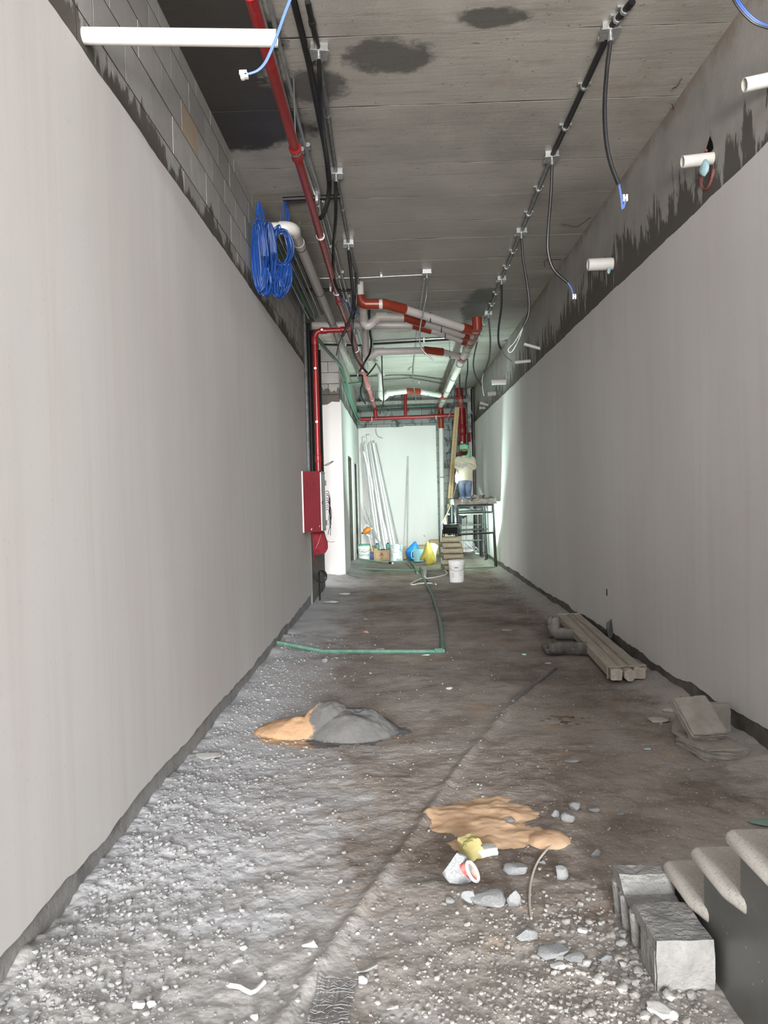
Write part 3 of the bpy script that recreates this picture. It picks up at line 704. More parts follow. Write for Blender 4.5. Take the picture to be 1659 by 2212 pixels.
def branch(label, down, horiz, coup, tee, Y0, Y1, r=.056, ell='pvcgrey', elbow_mat=None, stub_top=None, main=True):
    """down: pixels of the riser from the slab, horiz: level run, coup: pixel span of terracotta bend, tee: pixel where it meets the main"""
    t = thing('drain_branch', label, 'pipe', aY(*horiz[0], Y0), 'drain branches')
    if down:
        a, b = aY(*down[0], Y0), aY(*down[1], Y0); a[0] = b[0]; a[2] = ZC; h0 = aY(*horiz[0], Y0); cpt = np.array([b[0], Y0, h0[2]])
        if len(down) > 2:   # trap: dips below then rises back to the run
            lo = aY(*down[2], Y0); cpt = np.array([b[0], Y0, lo[2]]); h1 = np.array([lo[0], Y0, lo[2]])
            obj('riser', MB().tube([a, np.array([b[0],Y0,lo[2]+.12])], r, 16), ell, t)
            obj('trap_elbow', MB().tube([np.array([b[0],Y0,lo[2]+.13])]+arc3(a, cpt, h1, .09, 7)+arc3(cpt, h1, h0, .05, 5)+[h0+(.0,0,0)], r+.008, 16), ell, t)
            obj('socket', MB().tube([h0+(-.03,0,0), h0+(.12,0,0)], r+.009, 16), ell, t)
        else:
            obj('riser', MB().tube([a, b], r, 16), 'pvc', t)
            obj('elbow', MB().tube([b]+arc3(b, cpt, h0, .11, 8)+[h0], r+.010, 18), elbow_mat or ell, t)
    pts = [aY(*p, Y0) for p in horiz]; c0 = aY(*coup[0], Y0); c1 = aY(*coup[1], lerp(np.array([Y0]), np.array([Y1]), .2)[0]); e = np.array([MX, Y1, MZ]) if main else aY(*tee, Y1)
    obj('pipe', MB().tube([pts[0], c0], r, 18), ell, t)
    dr = (c1-c0)/np.linalg.norm(c1-c0); md = lerp(c0, c1, .55)
    obj('bend', MB().tube([c0-(.015,0,0), c0+(.02,0,0), lerp(c0,md,.5), md, c1-dr*.06, c1], [r+.014,r+.010,r+.010,r+.014,r+.012,r+.014], 18), 'terra', t)
    ee = lerp(c1, e, .86); obj('pipe', MB().tube([c1, ee], r, 18), ell, t)
    obj('branch_tee', MB().tube([lerp(c1,e,.80), lerp(c1,e,.84), e], [r+.010,r+.013,r+.010], 18).tube([e+(0,-.14,0),e+(0,-.10,0),e+(0,.14,0),e+(0,.18,0)], [.064,.074,.074,.064], 18), 'terra', t)
    q = lerp(c1, e, .35); h = obj('clamp', MB().tube([q+np.array([.0,(r+.008)*math.cos(a),(r+.008)*math.sin(a)]) for a in np.linspace(0,2*math.pi,15)[:-1]], .007, 5, close=True), 'black', t)
    obj('hanger_rod', MB().tube([q+(0,0,r), np.array([q[0],q[1],ZC])], .004, 6), 'galv', h)
    return t
b1 = branch('drain branch with a shiny terracotta elbow dropping from the slab, frontmost of the row', [(777,610),(777,640)], [(790,657),(800,657)], [(829,657),(873,668)], (1028,712), 10.15, 11.25, .056, 'pvcgrey', 'terra')
obj('band', MB().tube([aY(819,657,10.15), aY(827,657,10.15)], .060, 18), 'pvc', b1); obj('sleeve', MB().tube([aY(790,657,10.15), aY(819,657,10.15)], .066, 18), 'terra', b1)
branch('drain branch with a grey trap and short terracotta bend, second of the row', [(785,640),(785,690),(797,703)], [(818,685),(826,685)], [(875,686),(915,697)], (1022,722), 11.0, 11.65, .056)
branch('straight grey drain branch coming out of the left wall, third of the row', None, [(660,704),(700,704)], [(893,702),(932,712)], (1016,733), 11.9, 12.05, .058)
branch('drain branch with a tall riser and terracotta bend beyond the black crosswise conduit', [(790,715),(790,750),(800,771)], [(814,760),(822,760)], [(918,757),(956,761)], (998,768), 12.85, 13.35, .056)
branch('white and orange drain branch furthest along, close to the end wall', [(822,800),(822,840),(830,859)], [(838,849),(846,848)], [(880,845),(906,846)], (958,855), 17.7, 18.45, .060, 'pvc')

# --- white sleeve stubs through the right beam
stubs = [((1608,184),(1690,166),.036),((1474,350),(1532,343),.038),((1270,572),(1318,570),.056),((1132,743),(1163,752),.022),((1112,783),(1143,780),.024),((1062,826),(1090,825),.050),((1054,851),(1069,850),.045),((1037,870),(1052,874),.030),((1035,881),(1046,881),.030)]
for i, (l, rgt, r) in enumerate(stubs):
    b = aX(*rgt, XR+.0); a = aY(*l, b[1]); dirv = (b-a); mb = MB().tube([a, b+dirv*.6], r, 16, cap=False); mb.tube([b, a], r*.87, 16, cap=False)
    t = thing('pipe_stub', 'white plastic sleeve stub in the right beam, %s from the entrance' % ORD[i], 'pipe', a, 'sleeve stubs in the right beam')
    obj('pipe', mb, 'pvc', t)
    u = dirv/np.linalg.norm(dirv); s1 = np.cross(u, (0,1.0,0)); s1 /= np.linalg.norm(s1); s2 = np.cross(u, s1)
    vs = [a+rad*(math.cos(q)*s1+math.sin(q)*s2) for rad in (r*.87, r) for q in np.linspace(0, 2*math.pi, 17)[:-1]]
    obj('rim', MB().add(vs, [(k, (k+1) % 16, 16+(k+1) % 16, 16+k) for k in range(16)]), 'pvc', t)
def rag(name, label, cat, c, sx, sy, sz, mat, seed=0, group=None):
    g = np.linspace(0, 1, 9); th = np.linspace(0, 2*math.pi, 17); mb = MB(); 
    U, V = np.meshgrid(th, g); Rr = np.sin(V*math.pi)**.7*(1+.9*fbm(U*1.3+seed, V*4, 3, seed)); 
    mb.grid(c[0]+sx*Rr*np.cos(U), c[1]+sy*Rr*np.sin(U), c[2]+sz*(V-.5)*2*(1+.2*fbm(U*2, V*2, 2, seed+3)))
    return obj(name, mb, mat, label=label, cat=cat, group=group)
rag('rag', 'pale blue rag stuffed under the second white sleeve stub', 'rag', aX(1522,362,1.99), .025,.05,.055, 'bluerag', 3)
rag('rag', 'small pale blue rag hanging below the third white sleeve stub', 'rag', aX(1315,584,1.99), .015,.02,.035, 'bluerag', 5)
c = aX(1519,366,2.022); obj('ring_mark', MB().tube([(XR+.016, c[1]+.11*math.cos(a), c[2]+.12*math.sin(a)) for a in np.linspace(-2.8, 1.6, 16)], .009, 6), 'redring', wr)
hp = aX(1527,318,2.03); obj('hole', MB().add([(XR+.0205, hp[1]+y, hp[2]+z) for y, z in ((-.05,-.03),(.05,-.05),(.06,.02),(.0,.07),(-.04,.01))], [(4,3,2,1,0)]), 'dark', wr, soft=False)

# --- green water pipes on the far left wall
gp = [aY(680,724,10.5), aY(706,756,11.9), aY(733,787,13.6), np.array([-.93,14.6,3.80]), np.array([-.93,17.5,3.55]), np.array([-.94,20.5,3.52])]
pipe('water_pipe', 'bright green plastic water pipe slanting down from the cabinet drop onto the far left wall', 'pipe', gp, .024, 'green', 'green water pipes', sm=6)
gp2 = [np.array([-.935,14.8,3.66]), np.array([-.935,17.5,3.45]), np.array([-.94,20.5,3.42])]
pipe('water_pipe', 'green plastic water pipe running lower along the far left wall', 'pipe', gp2, .018, 'green', 'green water pipes', sm=4)
pipe('water_pipe', 'green plastic water pipe running level across the end wall', 'pipe', [(-.93,20.70,3.80),(1.03,20.70,3.84),(1.05,20.70,3.40)], .020, 'green', 'green water pipes')
pipe('water_pipe', 'short green pipe arm crossing above the far left wall', 'pipe', [(-.93,16.0,3.80),(-.62,16.0,3.82)], .022, 'green', 'green water pipes')
# --- red pipes of the end wall
t = thing('red_cross_pipe', 'bright red pipe running level across the end wall', 'pipe', (.3,20.3,3.5))
obj('pipe', MB().tube([(-.90,20.3,3.495),(1.66,20.3,3.53)], .050, 14), 'redp', t)
obj('riser', MB().tube([aY(876,902,20.3), aY(876,850,20.3)], .040, 12), 'redp', t)
for x in (-.6,1.05): obj('clip', MB().tube([(x+.0,20.3+.055*math.cos(a),3.50+.055*math.sin(a)) for a in np.linspace(0,2*math.pi,13)[:-1]], .010, 5, close=True), 'conn', t)
t = thing('red_riser', 'thick red riser pipe with a bulging coupling rising in the shaft behind the worker', 'pipe', (1.73,20.45,1.9))
obj('pipe', MB().tube([(1.735,20.79,1.9)]+arc3((1.735,20.79,1.9),(1.733,20.45,1.9),(1.73,20.45,3.0),.15)+[(1.725,20.45,3.35)], .085, 16), 'redp', t)
obj('coupling', MB().tube([(1.73,20.45,3.02),(1.73,20.45,3.08),(1.73,20.45,3.2),(1.73,20.45,3.32)], [.086,.112,.112,.086], 16), 'redp', t)
obj('branch_body', MB().tube([(1.73,20.45,3.3),(1.72,20.45,3.72)], .105, 16), 'redp', t)
obj('pipe', MB().tube([(1.72,20.45,3.7),(1.69,20.5,3.98)], .07, 14), 'pinkp', t)
obj('valve', MB().tube([(1.69,20.5,3.96),(1.68,20.5,4.24)], .085, 12).tube([(1.56,20.45,4.0),(1.70,20.45,4.0)], .03, 8), 'redp', t)
obj('label_tag', MB().lathe([(.0,-.02),(.03,-.01),(.03,.01),(0,.02)], (1.70,20.34,2.83), 10, 1), 'conn', t)
t = thing('soil_pipe', 'white-splashed soil pipe with an orange ring beside the right wall end', 'pipe', (1.95,20.6,0))
obj('pipe', MB().tube([(1.97,20.62,0),(1.955,20.62,4.25)], .075, 16), 'splashpipe', t)
obj('socket_ring', MB().tube([(1.965,20.62,2.86),(1.96,20.62,3.10)], .088, 16), 'terra', t)
obj('dark_gap_strip', MB().box((1.965,20.29,0),(2.022,20.36,4.2)).box((1.965,20.29,0),(1.977,20.40,4.2)), 'black', label='black upright strip standing between the soil pipe and the plaster edge', cat='channel')  # black upright box put in for the dark gap at the plaster edge

for k, px in enumerate(([(1453,191),(1463,186),(1473,177)], [(1451,224),(1458,240),(1469,254),(1487,250)], [(1213,484),(1230,487),(1248,489),(1276,477)], [(1177,577),(1178,562),(1214,565)], [(1200,640),(1203,626),(1228,632)])):
    pts = [aZ(x, y, 4.225-.012*(i % 2)) for i, (x, y) in enumerate(px)]; pts[-1][2] = 4.249
    obj('tie_wire', MB().tube(pts, .0035, 5, sm=3), 'rust', label='bent rusty tie wire poking out of the slab, %s from the entrance' % ORD[k], cat='wire', group='tie wires at the slab edge')

# ================================================================== things on the floor
MATS.update(
    terrazzo=lambda: m_terrazzo(), darkstone=lambda: m_darkstone(),
    rubble=lambda: mottle('concrete_rubble', (.27,.275,.28), (.41,.415,.42), 14, .95, .7, 70, .006, 0, .15),
    rubbleb=lambda: mottle('dusty_rubble', (.29,.265,.24), (.40,.37,.335), 10, .95, .6, 60, .006, 0, .15),
    chalk=lambda: mottle('white_chip', (.48,.47,.45), (.60,.59,.57), 12, .9, .3, 50),
    hollow=lambda: mottle('hollow_block', (.20,.196,.188), (.31,.305,.30), 9, .95, 1.0, 45, .012, 0, .15),
    sand=lambda: mottle('orange_sand', (.48,.31,.19), (.58,.40,.265), 6, .95, .35, 120, .004, 0, .1),
    heap=lambda: m_heap(),
    timber=lambda: m_wood('grey_timber', (.54,.485,.42), (.40,.355,.30)), newwood=lambda: m_wood('new_timber', (.62,.47,.28), (.52,.38,.21)),
    rubber=lambda: dusty('boot_rubber', (.045,.043,.042), .6, 0, (.30,.27,.25), .55),
    suede=lambda: dusty('dusty_boot', (.17,.155,.145), .8, 0, (.33,.30,.28), .5),
    sponge=lambda: mottle('yellow_sponge', (.33,.28,.10), (.42,.37,.18), 10, .95, .5, 60),
    sole=lambda: plain('white_rim', (.78,.76,.72), .6), redcloth=lambda: mottle('patterned_cloth', (.40,.05,.06), (.45,.33,.25), 26, .9),
    steelwire=lambda: plain('steel_wire', (.30,.30,.30), .5, .4), tape=lambda: mottle('dirty_tape', (.45,.40,.34), (.56,.51,.45), 9, .8),
    bucket=lambda: dusty('white_bucket', (.78,.77,.76), .4, 0, (.55,.53,.51), .15), lidgreen=lambda: plain('green_lid', (.10,.33,.22), .5),
    print=lambda: plain('dark_print', (.10,.13,.13), .7), grnprint=lambda: plain('green_print', (.10,.26,.22), .6), faint=lambda: plain('faint_print', (.52,.52,.53), .7),
    paintbucket=lambda: m_paintbucket(), carton=lambda: mottle('cardboard', (.42,.29,.17), (.48,.34,.21), 5, .85, .1), cartonprint=lambda: plain('carton_print', (.16,.095,.05), .8),
    bluebag=lambda: plain('blue_bag', (.02,.22,.62), .35), yellowbag=lambda: m_bag('yellow_bag', (.60,.50,.10), (.52,.41,.07)), whitebag=lambda: m_bag('white_bag', (.78,.77,.72), (.66,.66,.62)),
    crate=lambda: m_bag('pale_blue_plastic', (.28,.60,.68), (.36,.66,.72)), sack=lambda: m_sack(), blackmetal=lambda: plain('black_metal', (.012,.012,.013), .4, .2),
    scaf=lambda: dusty('scaffold_steel', (.012,.013,.015), .45, .1, (.22,.21,.19), .10), crust=lambda: m_cement('mortar_crust', (.10,.095,.08), (.36,.34,.30)),
    stud=lambda: mottle('steel_stud', (.62,.64,.64), (.74,.76,.76), 4, .34, .05, 30, .002, .45), orange=lambda: plain('orange_tool', (.70,.22,.03), .4),
    bulb=lambda: emit('lit_bulb', (.92,1.0,.97), 14), glass=lambda: emit('lamp_glass', (.82,1.0,.94), 40),
    door=lambda: dusty('pale_door', (.60,.64,.62), .45, 0, (.5,.5,.48), .15), redbox=lambda: m_redbox(), redrag=lambda: mottle('red_cloth', (.16,.012,.018), (.22,.02,.028), 9, .95, .3, 30),
    skin=lambda: mottle('skin', (.36,.20,.13), (.42,.24,.16), 9, .6), shirt=lambda: mottle('cream_shirt', (.60,.57,.43), (.68,.65,.51), 5, .95, .4, 24, .01), jeans=lambda: m_jeans(), scarf=lambda: mottle('green_scarf', (.22,.58,.34), (.30,.66,.42), 8, .95, .4, 22, .01),
    beard=lambda: plain('black_beard', (.012,.010,.009), .8), glove=lambda: mottle('grey_glove', (.60,.58,.58), (.70,.68,.68), 20, .95), shoe=lambda: plain('dark_shoe', (.03,.028,.026), .7),
    chipblue=lambda: plain('pale_blue_chip', (.42,.56,.56), .6), leaf=lambda: plain('green_scrap', (.20,.30,.25), .6), brickred=lambda: plain('brick_bit', (.36,.22,.18), .9))
MATS['dirt'] = lambda: mottle('brown_dirt', (.085,.052,.032), (.15,.10,.065), 20, .95)
MATS['rubble2'] = lambda: m_gravel()
MATS['greend'] = lambda: dusty('dusty_green_pipe', (.10,.24,.17), .6, 0, (.30,.31,.27), .6)
def m_gravel():
    k = N('gravel'); p = k.pos(); c = k.mix(k.ramp(k.noise(p, 30, 3), .35, .65), (.26,.24,.22), (.44,.425,.405)); X = k.xyz(p)[0]
    c = k.mix(k.ramp(k.math('ADD', X, k.noise(p, 4, 4)), -.75, .4, .8, 0), c, (.35,.35,.36)); k.bump(k.noise(p, 90, 4), .4, .004); return k.out(c, .95, 0, .15)
def m_terrazzo():
    k = N('terrazzo'); p = k.objc(); c = k.mix(k.ramp(k.noise(p, 5, 4), .3, .7), (.40,.375,.345), (.50,.475,.44))
    c = k.mix(k.ramp(k.vor(p, 120), .30, .18, 0, .75), c, (.20,.185,.17)); c = k.mix(k.ramp(k.vor(k.map(p, (1,1,1), (3,1,2)), 90), .25, .15, 0, .6), c, (.66,.64,.60))
    k.bump(k.noise(p, 120, 4), .25, .002); return k.out(c, .55, 0, .4)
def m_darkstone():
    k = N('dark_stone'); p = k.objc(); c = k.mix(k.ramp(k.noise(p, 3, 6), .3, .7), (.075,.077,.075), (.105,.107,.102))
    c = k.mix(k.ramp(k.vor(p, 22), .07, .04, 0, .8), c, (.5,.5,.49)); c = k.mix(k.ramp(k.noise(p, 7, 5), .62, .8, 0, .5), c, (.20,.195,.185))
    k.bump(k.noise(p, 50, 4), .08, .002); return k.out(c, .38, 0, .5)
def m_heap():
    k = N('mortar_heap'); p = k.pos(); X, Y, Z = k.xyz(p)[0:3]
    c = k.mix(k.ramp(k.noise(p, 6, 6), .3, .7), (.120,.116,.112), (.175,.170,.164))
    s = k.math('ADD', k.ramp(X, -.66, -.46, .5, -.5), k.ramp(k.noise(p, 7, 5, .65), .25, .75, -.45, .45))
    c = k.mix(k.ramp(s, -.05, .1), c, (.48,.30,.175)); k.bump(k.noise(p, 25, 7, .7), .6, .014); return k.out(c, .95, 0, .1)
def m_wood(n, a, b):
    k = N(n); p = k.objc(); g = k.noise(k.map(p, (14,1,14)), 2.4, 5, .6, .8)
    c = k.mix(k.ramp(g, .35, .65), a, b); c = k.mix(k.ramp(k.noise(p, 8, 4), .6, .8, 0, .5), c, tuple(v*.55 for v in a)); k.bump(g, .3, .004); return k.out(c, .85, 0, .2)
def m_paintbucket():
    k = N('paint_bucket'); p = k.objc(); c = k.mix(k.ramp(k.noise(k.map(p, (1,1,.4)), 22, 4, .7), .46, .52), (.70,.72,.72), (.24,.34,.36))
    c = k.mix(k.ramp(k.noise(k.map(p, (1,1,.3), (2,2,2)), 16, 4), .58, .62), c, (.42,.30,.28)); c = k.mix(k.ramp(k.noise(k.map(p, (1,1,.3), (5,1,2)), 9, 5), .48, .56), c, (.74,.75,.74)); return k.out(c, .5)
def m_bag(n, a, b):
    k = N(n); p = k.objc(); c = k.mix(k.ramp(k.noise(p, 9, 4), .3, .7), a, b); k.bump(k.noise(k.map(p, (1,1,.3)), 26, 5, .7, 1.0), .9, .02)
    m_ = k.out(c, .35); k.b.inputs['Subsurface Weight'].default_value = .0; return m_
def m_sack():
    k = N('mortar_sack'); p = k.objc(); c = k.mix(k.ramp(k.noise(p, 8, 5), .3, .7), (.26,.23,.15), (.38,.34,.24)); k.bump(k.noise(p, 24, 5), .5, .012); return k.out(c, .85, 0, .2)
def m_redbox():
    k = N('red_cabinet'); p = k.objc(); c = k.mix(k.ramp(k.noise(p, 3, 5), .3, .7), (.115,.008,.013), (.14,.012,.017))
    c = k.mix(k.ramp(k.noise(k.map(p, (1,1,.5)), 15, 4, .5), .70, .73, 0, .8), c, (.62,.50,.47)); return k.out(c, .75, 0, .2)
def m_jeans():
    k = N('jeans'); p = k.objc(); c = k.mix(k.ramp(k.noise(k.map(p, (1,1,.5)), 6, 5), .35, .7), (.105,.150,.245), (.30,.36,.46)); k.bump(k.noise(p, 20, 4), .4, .01); return k.out(c, .95, 0, .1)
# --- stair with terrazzo treads
NS = 12; T0, RI, GO, SX = 2.76, .170, .268, .925
st = thing('staircase', 'dark-sided stair with thick speckled terrazzo treads climbing towards the entrance', 'staircase', (1.5,2.7,0))
prof = []
for i in range(NS):
    zt = .2+RI*i-.045; y = T0-.045-GO*i
    prof += [(y, 0 if i == 0 else .2+RI*(i-1)-.045), (y, zt)]
prof += [(T0-.045-GO*NS, .2+RI*(NS-1)-.045), (T0-.045-GO*NS, 0)]
sp = MB(); n = len(prof); nb = [(SX, y, z) for y, z in prof]; nf = [(2.0, y, z) for y, z in prof]
side = []
for i in range(NS):
    z = prof[2*i+1][1]; ya = prof[2*i][0]; yb = ya-GO
    sp.add([(SX,ya,-.05),(SX,yb,-.05),(SX,yb,z),(SX,ya,z)], [(0,1,2,3)]); sp.add([(2.0,ya,-.05),(2.0,yb,-.05),(2.0,yb,z),(2.0,ya,z)], [(3,2,1,0)])
    sp.add([(SX,ya,-.05),(2.0,ya,-.05),(2.0,ya,z),(SX,ya,z)], [(3,2,1,0)]); sp.add([(SX,ya,z),(SX,yb,z),(2.0,yb,z),(2.0,ya,z)], [(0,1,2,3)])
yb = T0-.045-GO*NS; sp.add([(SX,yb,-.05),(2.0,yb,-.05),(2.0,yb,prof[-2][1]),(SX,yb,prof[-2][1])], [(0,1,2,3)])
obj('stringer', sp, 'darkstone', st, soft=False)
tr = MB(); tp = []; rr_ = .018
for a in np.linspace(-math.pi/2, math.pi/2, 7): tp.append((rr_*math.cos(a)*1.0, .0225+.0225*math.sin(a)))
prev = None
def tread_mesh():
    mb = MB(); L = .36; x0, x1 = SX-.032, 1.995; r = .022; hgt = .045; rings = []
    for a in np.linspace(-math.pi/2, math.pi/2, 7):
        o = r*(1-math.cos(a)); z = hgt/2+hgt/2*math.sin(a); cr = .03
        ring = [(x1, 0-o, z)]
        for b in np.linspace(math.pi/2, math.pi, 5): ring.append((x0+cr+(cr-o)*math.cos(b), -cr+(cr-o)*math.sin(b), z))
        ring += [(x0+o, -L+.10, z), (SX+.004+o*.2, -L, z), (x1, -L, z)]; rings.append(ring)
    k = len(rings[0]); vs = [v for g in rings for v in g]
    fs = [(i*k+j, i*k+(j+1) % k, (i+1)*k+(j+1) % k, (i+1)*k+j) for i in range(6) for j in range(k)]
    fs = [tuple(reversed(f)) for f in fs]; fs += [tuple(range(k)), tuple(range(6*k+k-1, 6*k-1, -1))]
    return mb.add(vs, fs)
tm = mesh_of('tread', tread_mesh(), 'terrazzo')
for i in range(NS):
    o = bpy.data.objects.new('tread', tm); COL.objects.link(o); o.parent = st
    o.location = Vector((0, T0-GO*i, .2+RI*i-.0455))-st.location

# --- rubble
def chunk(seed, cuts=9, sub=2):
    r = random.Random(seed); bm_v = []
    # icosphere by hand
    t = (1+5**.5)/2; v = [(-1,t,0),(1,t,0),(-1,-t,0),(1,-t,0),(0,-1,t),(0,1,t),(0,-1,-t),(0,1,-t),(t,0,-1),(t,0,1),(-t,0,-1),(-t,0,1)]
    f = [(0,11,5),(0,5,1),(0,1,7),(0,7,10),(0,10,11),(1,5,9),(5,11,4),(11,10,2),(10,7,6),(7,1,8),(3,9,4),(3,4,2),(3,2,6),(3,6,8),(3,8,9),(4,9,5),(2,4,11),(6,2,10),(8,6,7),(9,8,1)]
    v = [np.array(p)/np.linalg.norm(p) for p in v]
    for _ in range(sub):
        c = {}; nf = []
        def mid(a, b):
            k = (min(a,b), max(a,b))
            if k not in c: m_ = v[a]+v[b]; v.append(m_/np.linalg.norm(m_)); c[k] = len(v)-1
            return c[k]
        for a, b, d in f: 
            x, y, z = mid(a,b), mid(b,d), mid(d,a); nf += [(a,x,z),(b,y,x),(d,z,y),(x,y,z)]
        f = nf
    for _ in range(cuts):
        n_ = np.array([r.gauss(0,1) for _ in range(3)]); n_ /= np.linalg.norm(n_); d = r.uniform(.45,.8)
        v = [p-n_*max(0, p@n_-d) for p in v]
    v = [p*(1+.05*r.uniform(-1,1)) for p in v]
    a = np.array(v); a = (a-a.min(0))/(a.max(0)-a.min(0)); a -= (.5,.5,0)
    return a, f
CH = [chunk(s, 9, 2) for s in range(8)]
def chunk_mesh(i, mat):
    a, f = CH[i % 8]; mb = MB().add(a, f); return mesh_of('chunk', mb, mat)
CM = {}
def stone(px, py, wpx, hpx, mat, label, group='rubble chunks', name='rubble_chunk', cat='rubble', flat=.8, seed=None, rot=None, z=None):
    p = aZ(px, py+hpx*.42, 0); s = wpx*p[1]/F; i = seed if seed is not None else random.randrange(8)
    if (i, mat) not in CM: CM[(i, mat)] = chunk_mesh(i, mat)
    o = bpy.data.objects.new(name, CM[(i, mat)]); COL.objects.link(o)
    y = p[1]+s*.35; dep = s*.8; hh = max(.3*s, (hpx*p[1]/F-.42*dep)*.95)*flat/.8
    o.scale = (s*1.08, dep, hh); x = p[0]*y/p[1]
    o.location = (x, y, (flz(x, y) if z is None else z)-.06*hh); o.rotation_euler[2] = random.uniform(-.4,.4) if rot is None else rot
    return props(o, label, cat, group)
S = [ (988,1884,60,84,'rubble','rounded grey concrete lump beside the yellow sponge',.95),
 (1112,1876,52,40,'rubble','squarish concrete lump between the sponge and the curved wire',.8), (1060,1945,80,52,'rubble','largest broken concrete slab piece below the paper cup',.7),
 (1010,1937,30,38,'rubble','small upright concrete lump between the rounded lump and the largest slab piece',.9), (1111,1945,28,46,'rubble','tall narrow concrete lump beside the largest slab piece',.9),
 (973,1944,19,19,'rubble','pebble-sized concrete bit near the rounded lump',.8), (1048,1922,25,11,'rubble','thin concrete flake behind the largest slab piece',.5),
 (1098,1770,29,21,'rubble','grey concrete lump lying on the orange sand',.8), (1199,1760,20,22,'rubble','triangular concrete lump in the group of four beyond the sand',.9),
 (1227,1767,30,30,'rubble','big pointed concrete lump in the group of four beyond the sand',.9), (1243,1743,26,24,'rubble','pale concrete lump behind the pointed one beyond the sand',.9),
 (1282,1747,22,18,'rubble','flat concrete lump at the stair side of the group beyond the sand',.7), (1287,1841,20,26,'rubble','lone upright concrete lump between the sand and the stair',.9),
 (1215,1886,26,38,'rubble','long concrete lump lying past the curved wire',.9), (1171,1858,15,15,'rubble','little concrete bit beside the curved wire',.8), (1342,1756,16,14,'rubble','small concrete bit in the shadow of the stair',.8),
 (1137,2023,46,38,'rubble','faceted concrete lump casting a shadow in front of the largest slab piece',.85), (1193,2062,70,32,'rubble','long flat concrete piece near the hollow block',.6),
 (1245,2074,50,28,'rubble','concrete piece broken off the long flat one near the hollow block',.65), (1204,2089,32,22,'chalk','white chip in front of the long flat concrete piece',.7), (1306,2068,32,26,'rubble','concrete lump beside the open side of the hollow block',.7),
 (1432,2192,64,50,'chalk','big white stone at the foot of the dark stair side',.7), (670,2044,34,30,'chalk','lone white stone in the open middle of the floor',.85), (527,2049,17,15,'chalk','small white pebble above a white chip on the dusty side',.9),
 (513,2076,24,13,'chalk','white chip below the small white pebble on the dusty side',.6), (300,2172,27,26,'chalk','white round stone in a pair by the dusty left edge',.9), (326,2172,21,22,'chalk','smaller white stone in a pair by the dusty left edge',.9),
 (550,2196,18,22,'chalk','white sliver stone at the near edge of the dust',.8), (735,1908,11,12,'chalk','tiny white pebble standing alone on the brown floor',.9), (785,2118,20,24,'chalk','cream stone beside the wire mesh scrap',.8), (845,2176,20,16,'chalk','cream stone lying past the wire mesh scrap',.7),
 (816,2163,13,14,'chalk','small cream pebble between two stones past the mesh',.8), (772,2019,9,9,'chalk','tiny cream pebble on the seam side of the lone white stone',.9), (1258,2010,22,18,'chalk','cream pebble by the corner of the hollow block',.8),
 (1445,1533,24,16,'chalk','white stone by the right wall behind the broken blocks',.8), (1233,1642,28,15,'rubble','flat pale flake on the brown floor below the timbers',.4), (1398,1619,16,12,'chipblue','pale blue chip on the floor near the broken blocks',.6),
 (1425,1557,44,14,'tape','thin cream mortar strip lying near the broken blocks',.4), (790,1364,14,11,'brickred','reddish stone inside the green pipe corner',.9), (971,1487,14,11,'chalk','pale stone on the floor beyond the mortar heap',.8),
 (585,1485,16,11,'chalk','white chip close to the left wall past the mortar heap',.6), (579,1515,12,9,'chalk','small white chip by the left wall skirt past the heap',.6), (703,1427,14,13,'rubble','grey stone just in front of the green pipe',.9),
 (820,1402,20,8,'rubble','flat grey flake touching the green pipe from behind',.5), (920,1414,18,8,'chipblue','pale chip touching the green pipe near its corner',.5), (1095,1360,22,10,'rubbleb','flat brown stone near the far end of the boots',.5),
 (1100,1286,14,6,'chalk','white flake on the floor before the white bucket',.4), (447,1646,58,13,'chalk','strip of fallen white plaster near the left wall',.4), (1185,1430,16,10,'chalk','white chip in front of the boots',.6), (1132,1411,10,8,'chipblue','tiny pale blue chip in front of the boots',.7),
 (1642,1772,44,22,'leaf','dull green scrap behind the stair treads',.5), (745,1283,28,8,'rubbleb','dark flat lump by the foot of the column',.5), (715,1302,34,9,'rubbleb','dark crumbled lump under the column',.5), (790,1337,8,4,'chalk','white splinter inside the green pipe corner',.4)]
for i, (x, y, w_, h_, mt, lab, flt) in enumerate(S): stone(x, y, w_, h_, mt, lab, flat=flt, seed=i % 8)

# loose gravel and dust crumbs nobody could count
gv, gf = chunk(99, 6, 0); gf = np.array(gf); gvl = np.array(gv); allv = []; allf = []; off = 0
def scatter(n, fx, fy, smin, smax):
    global off
    for _ in range(n):
        x, y = fx(), fy()
        if not (-1.2 < x < 2.0) or (x > SX-.03 and y < 2.75): continue
        s = smin*(smax/smin)**(random.random()**2.2); a = random.uniform(0, 6.28); c_, s_ = math.cos(a), math.sin(a)
        p = gvl*np.array([s*random.uniform(.8,1.3), s, s*random.uniform(.5,.9)]); q = np.stack([p[:,0]*c_-p[:,1]*s_+x, p[:,0]*s_+p[:,1]*c_+y, p[:,2]-.2*s], 1)
        allv.append((q, x, y)); allf.append(gf+off); off += len(q)
scatter(6500, lambda: -1.2+abs(random.gauss(0,.36)), lambda: random.triangular(2.0,8.5,2.3), .004,.022)
scatter(3200, lambda: random.triangular(-.3,.95,.7), lambda: random.triangular(2.05,3.0,2.1), .004,.018)
scatter(1600, lambda: random.uniform(-1.1,1.9), lambda: random.triangular(2.2,10,2.6), .004,.014)
scatter(900, lambda: 2.0-abs(random.gauss(0,.22)), lambda: random.uniform(3,14), .005,.022)
scatter(260, lambda: random.gauss(.75,.12), lambda: random.gauss(2.45,.16), .012,.035)
V = np.concatenate([q for q, _, _ in allv]); xs_ = np.repeat([x for _, x, _ in allv], len(gvl)); ys_ = np.repeat([y for _, _, y in allv], len(gvl)); V[:,2] += fl(xs_, ys_)
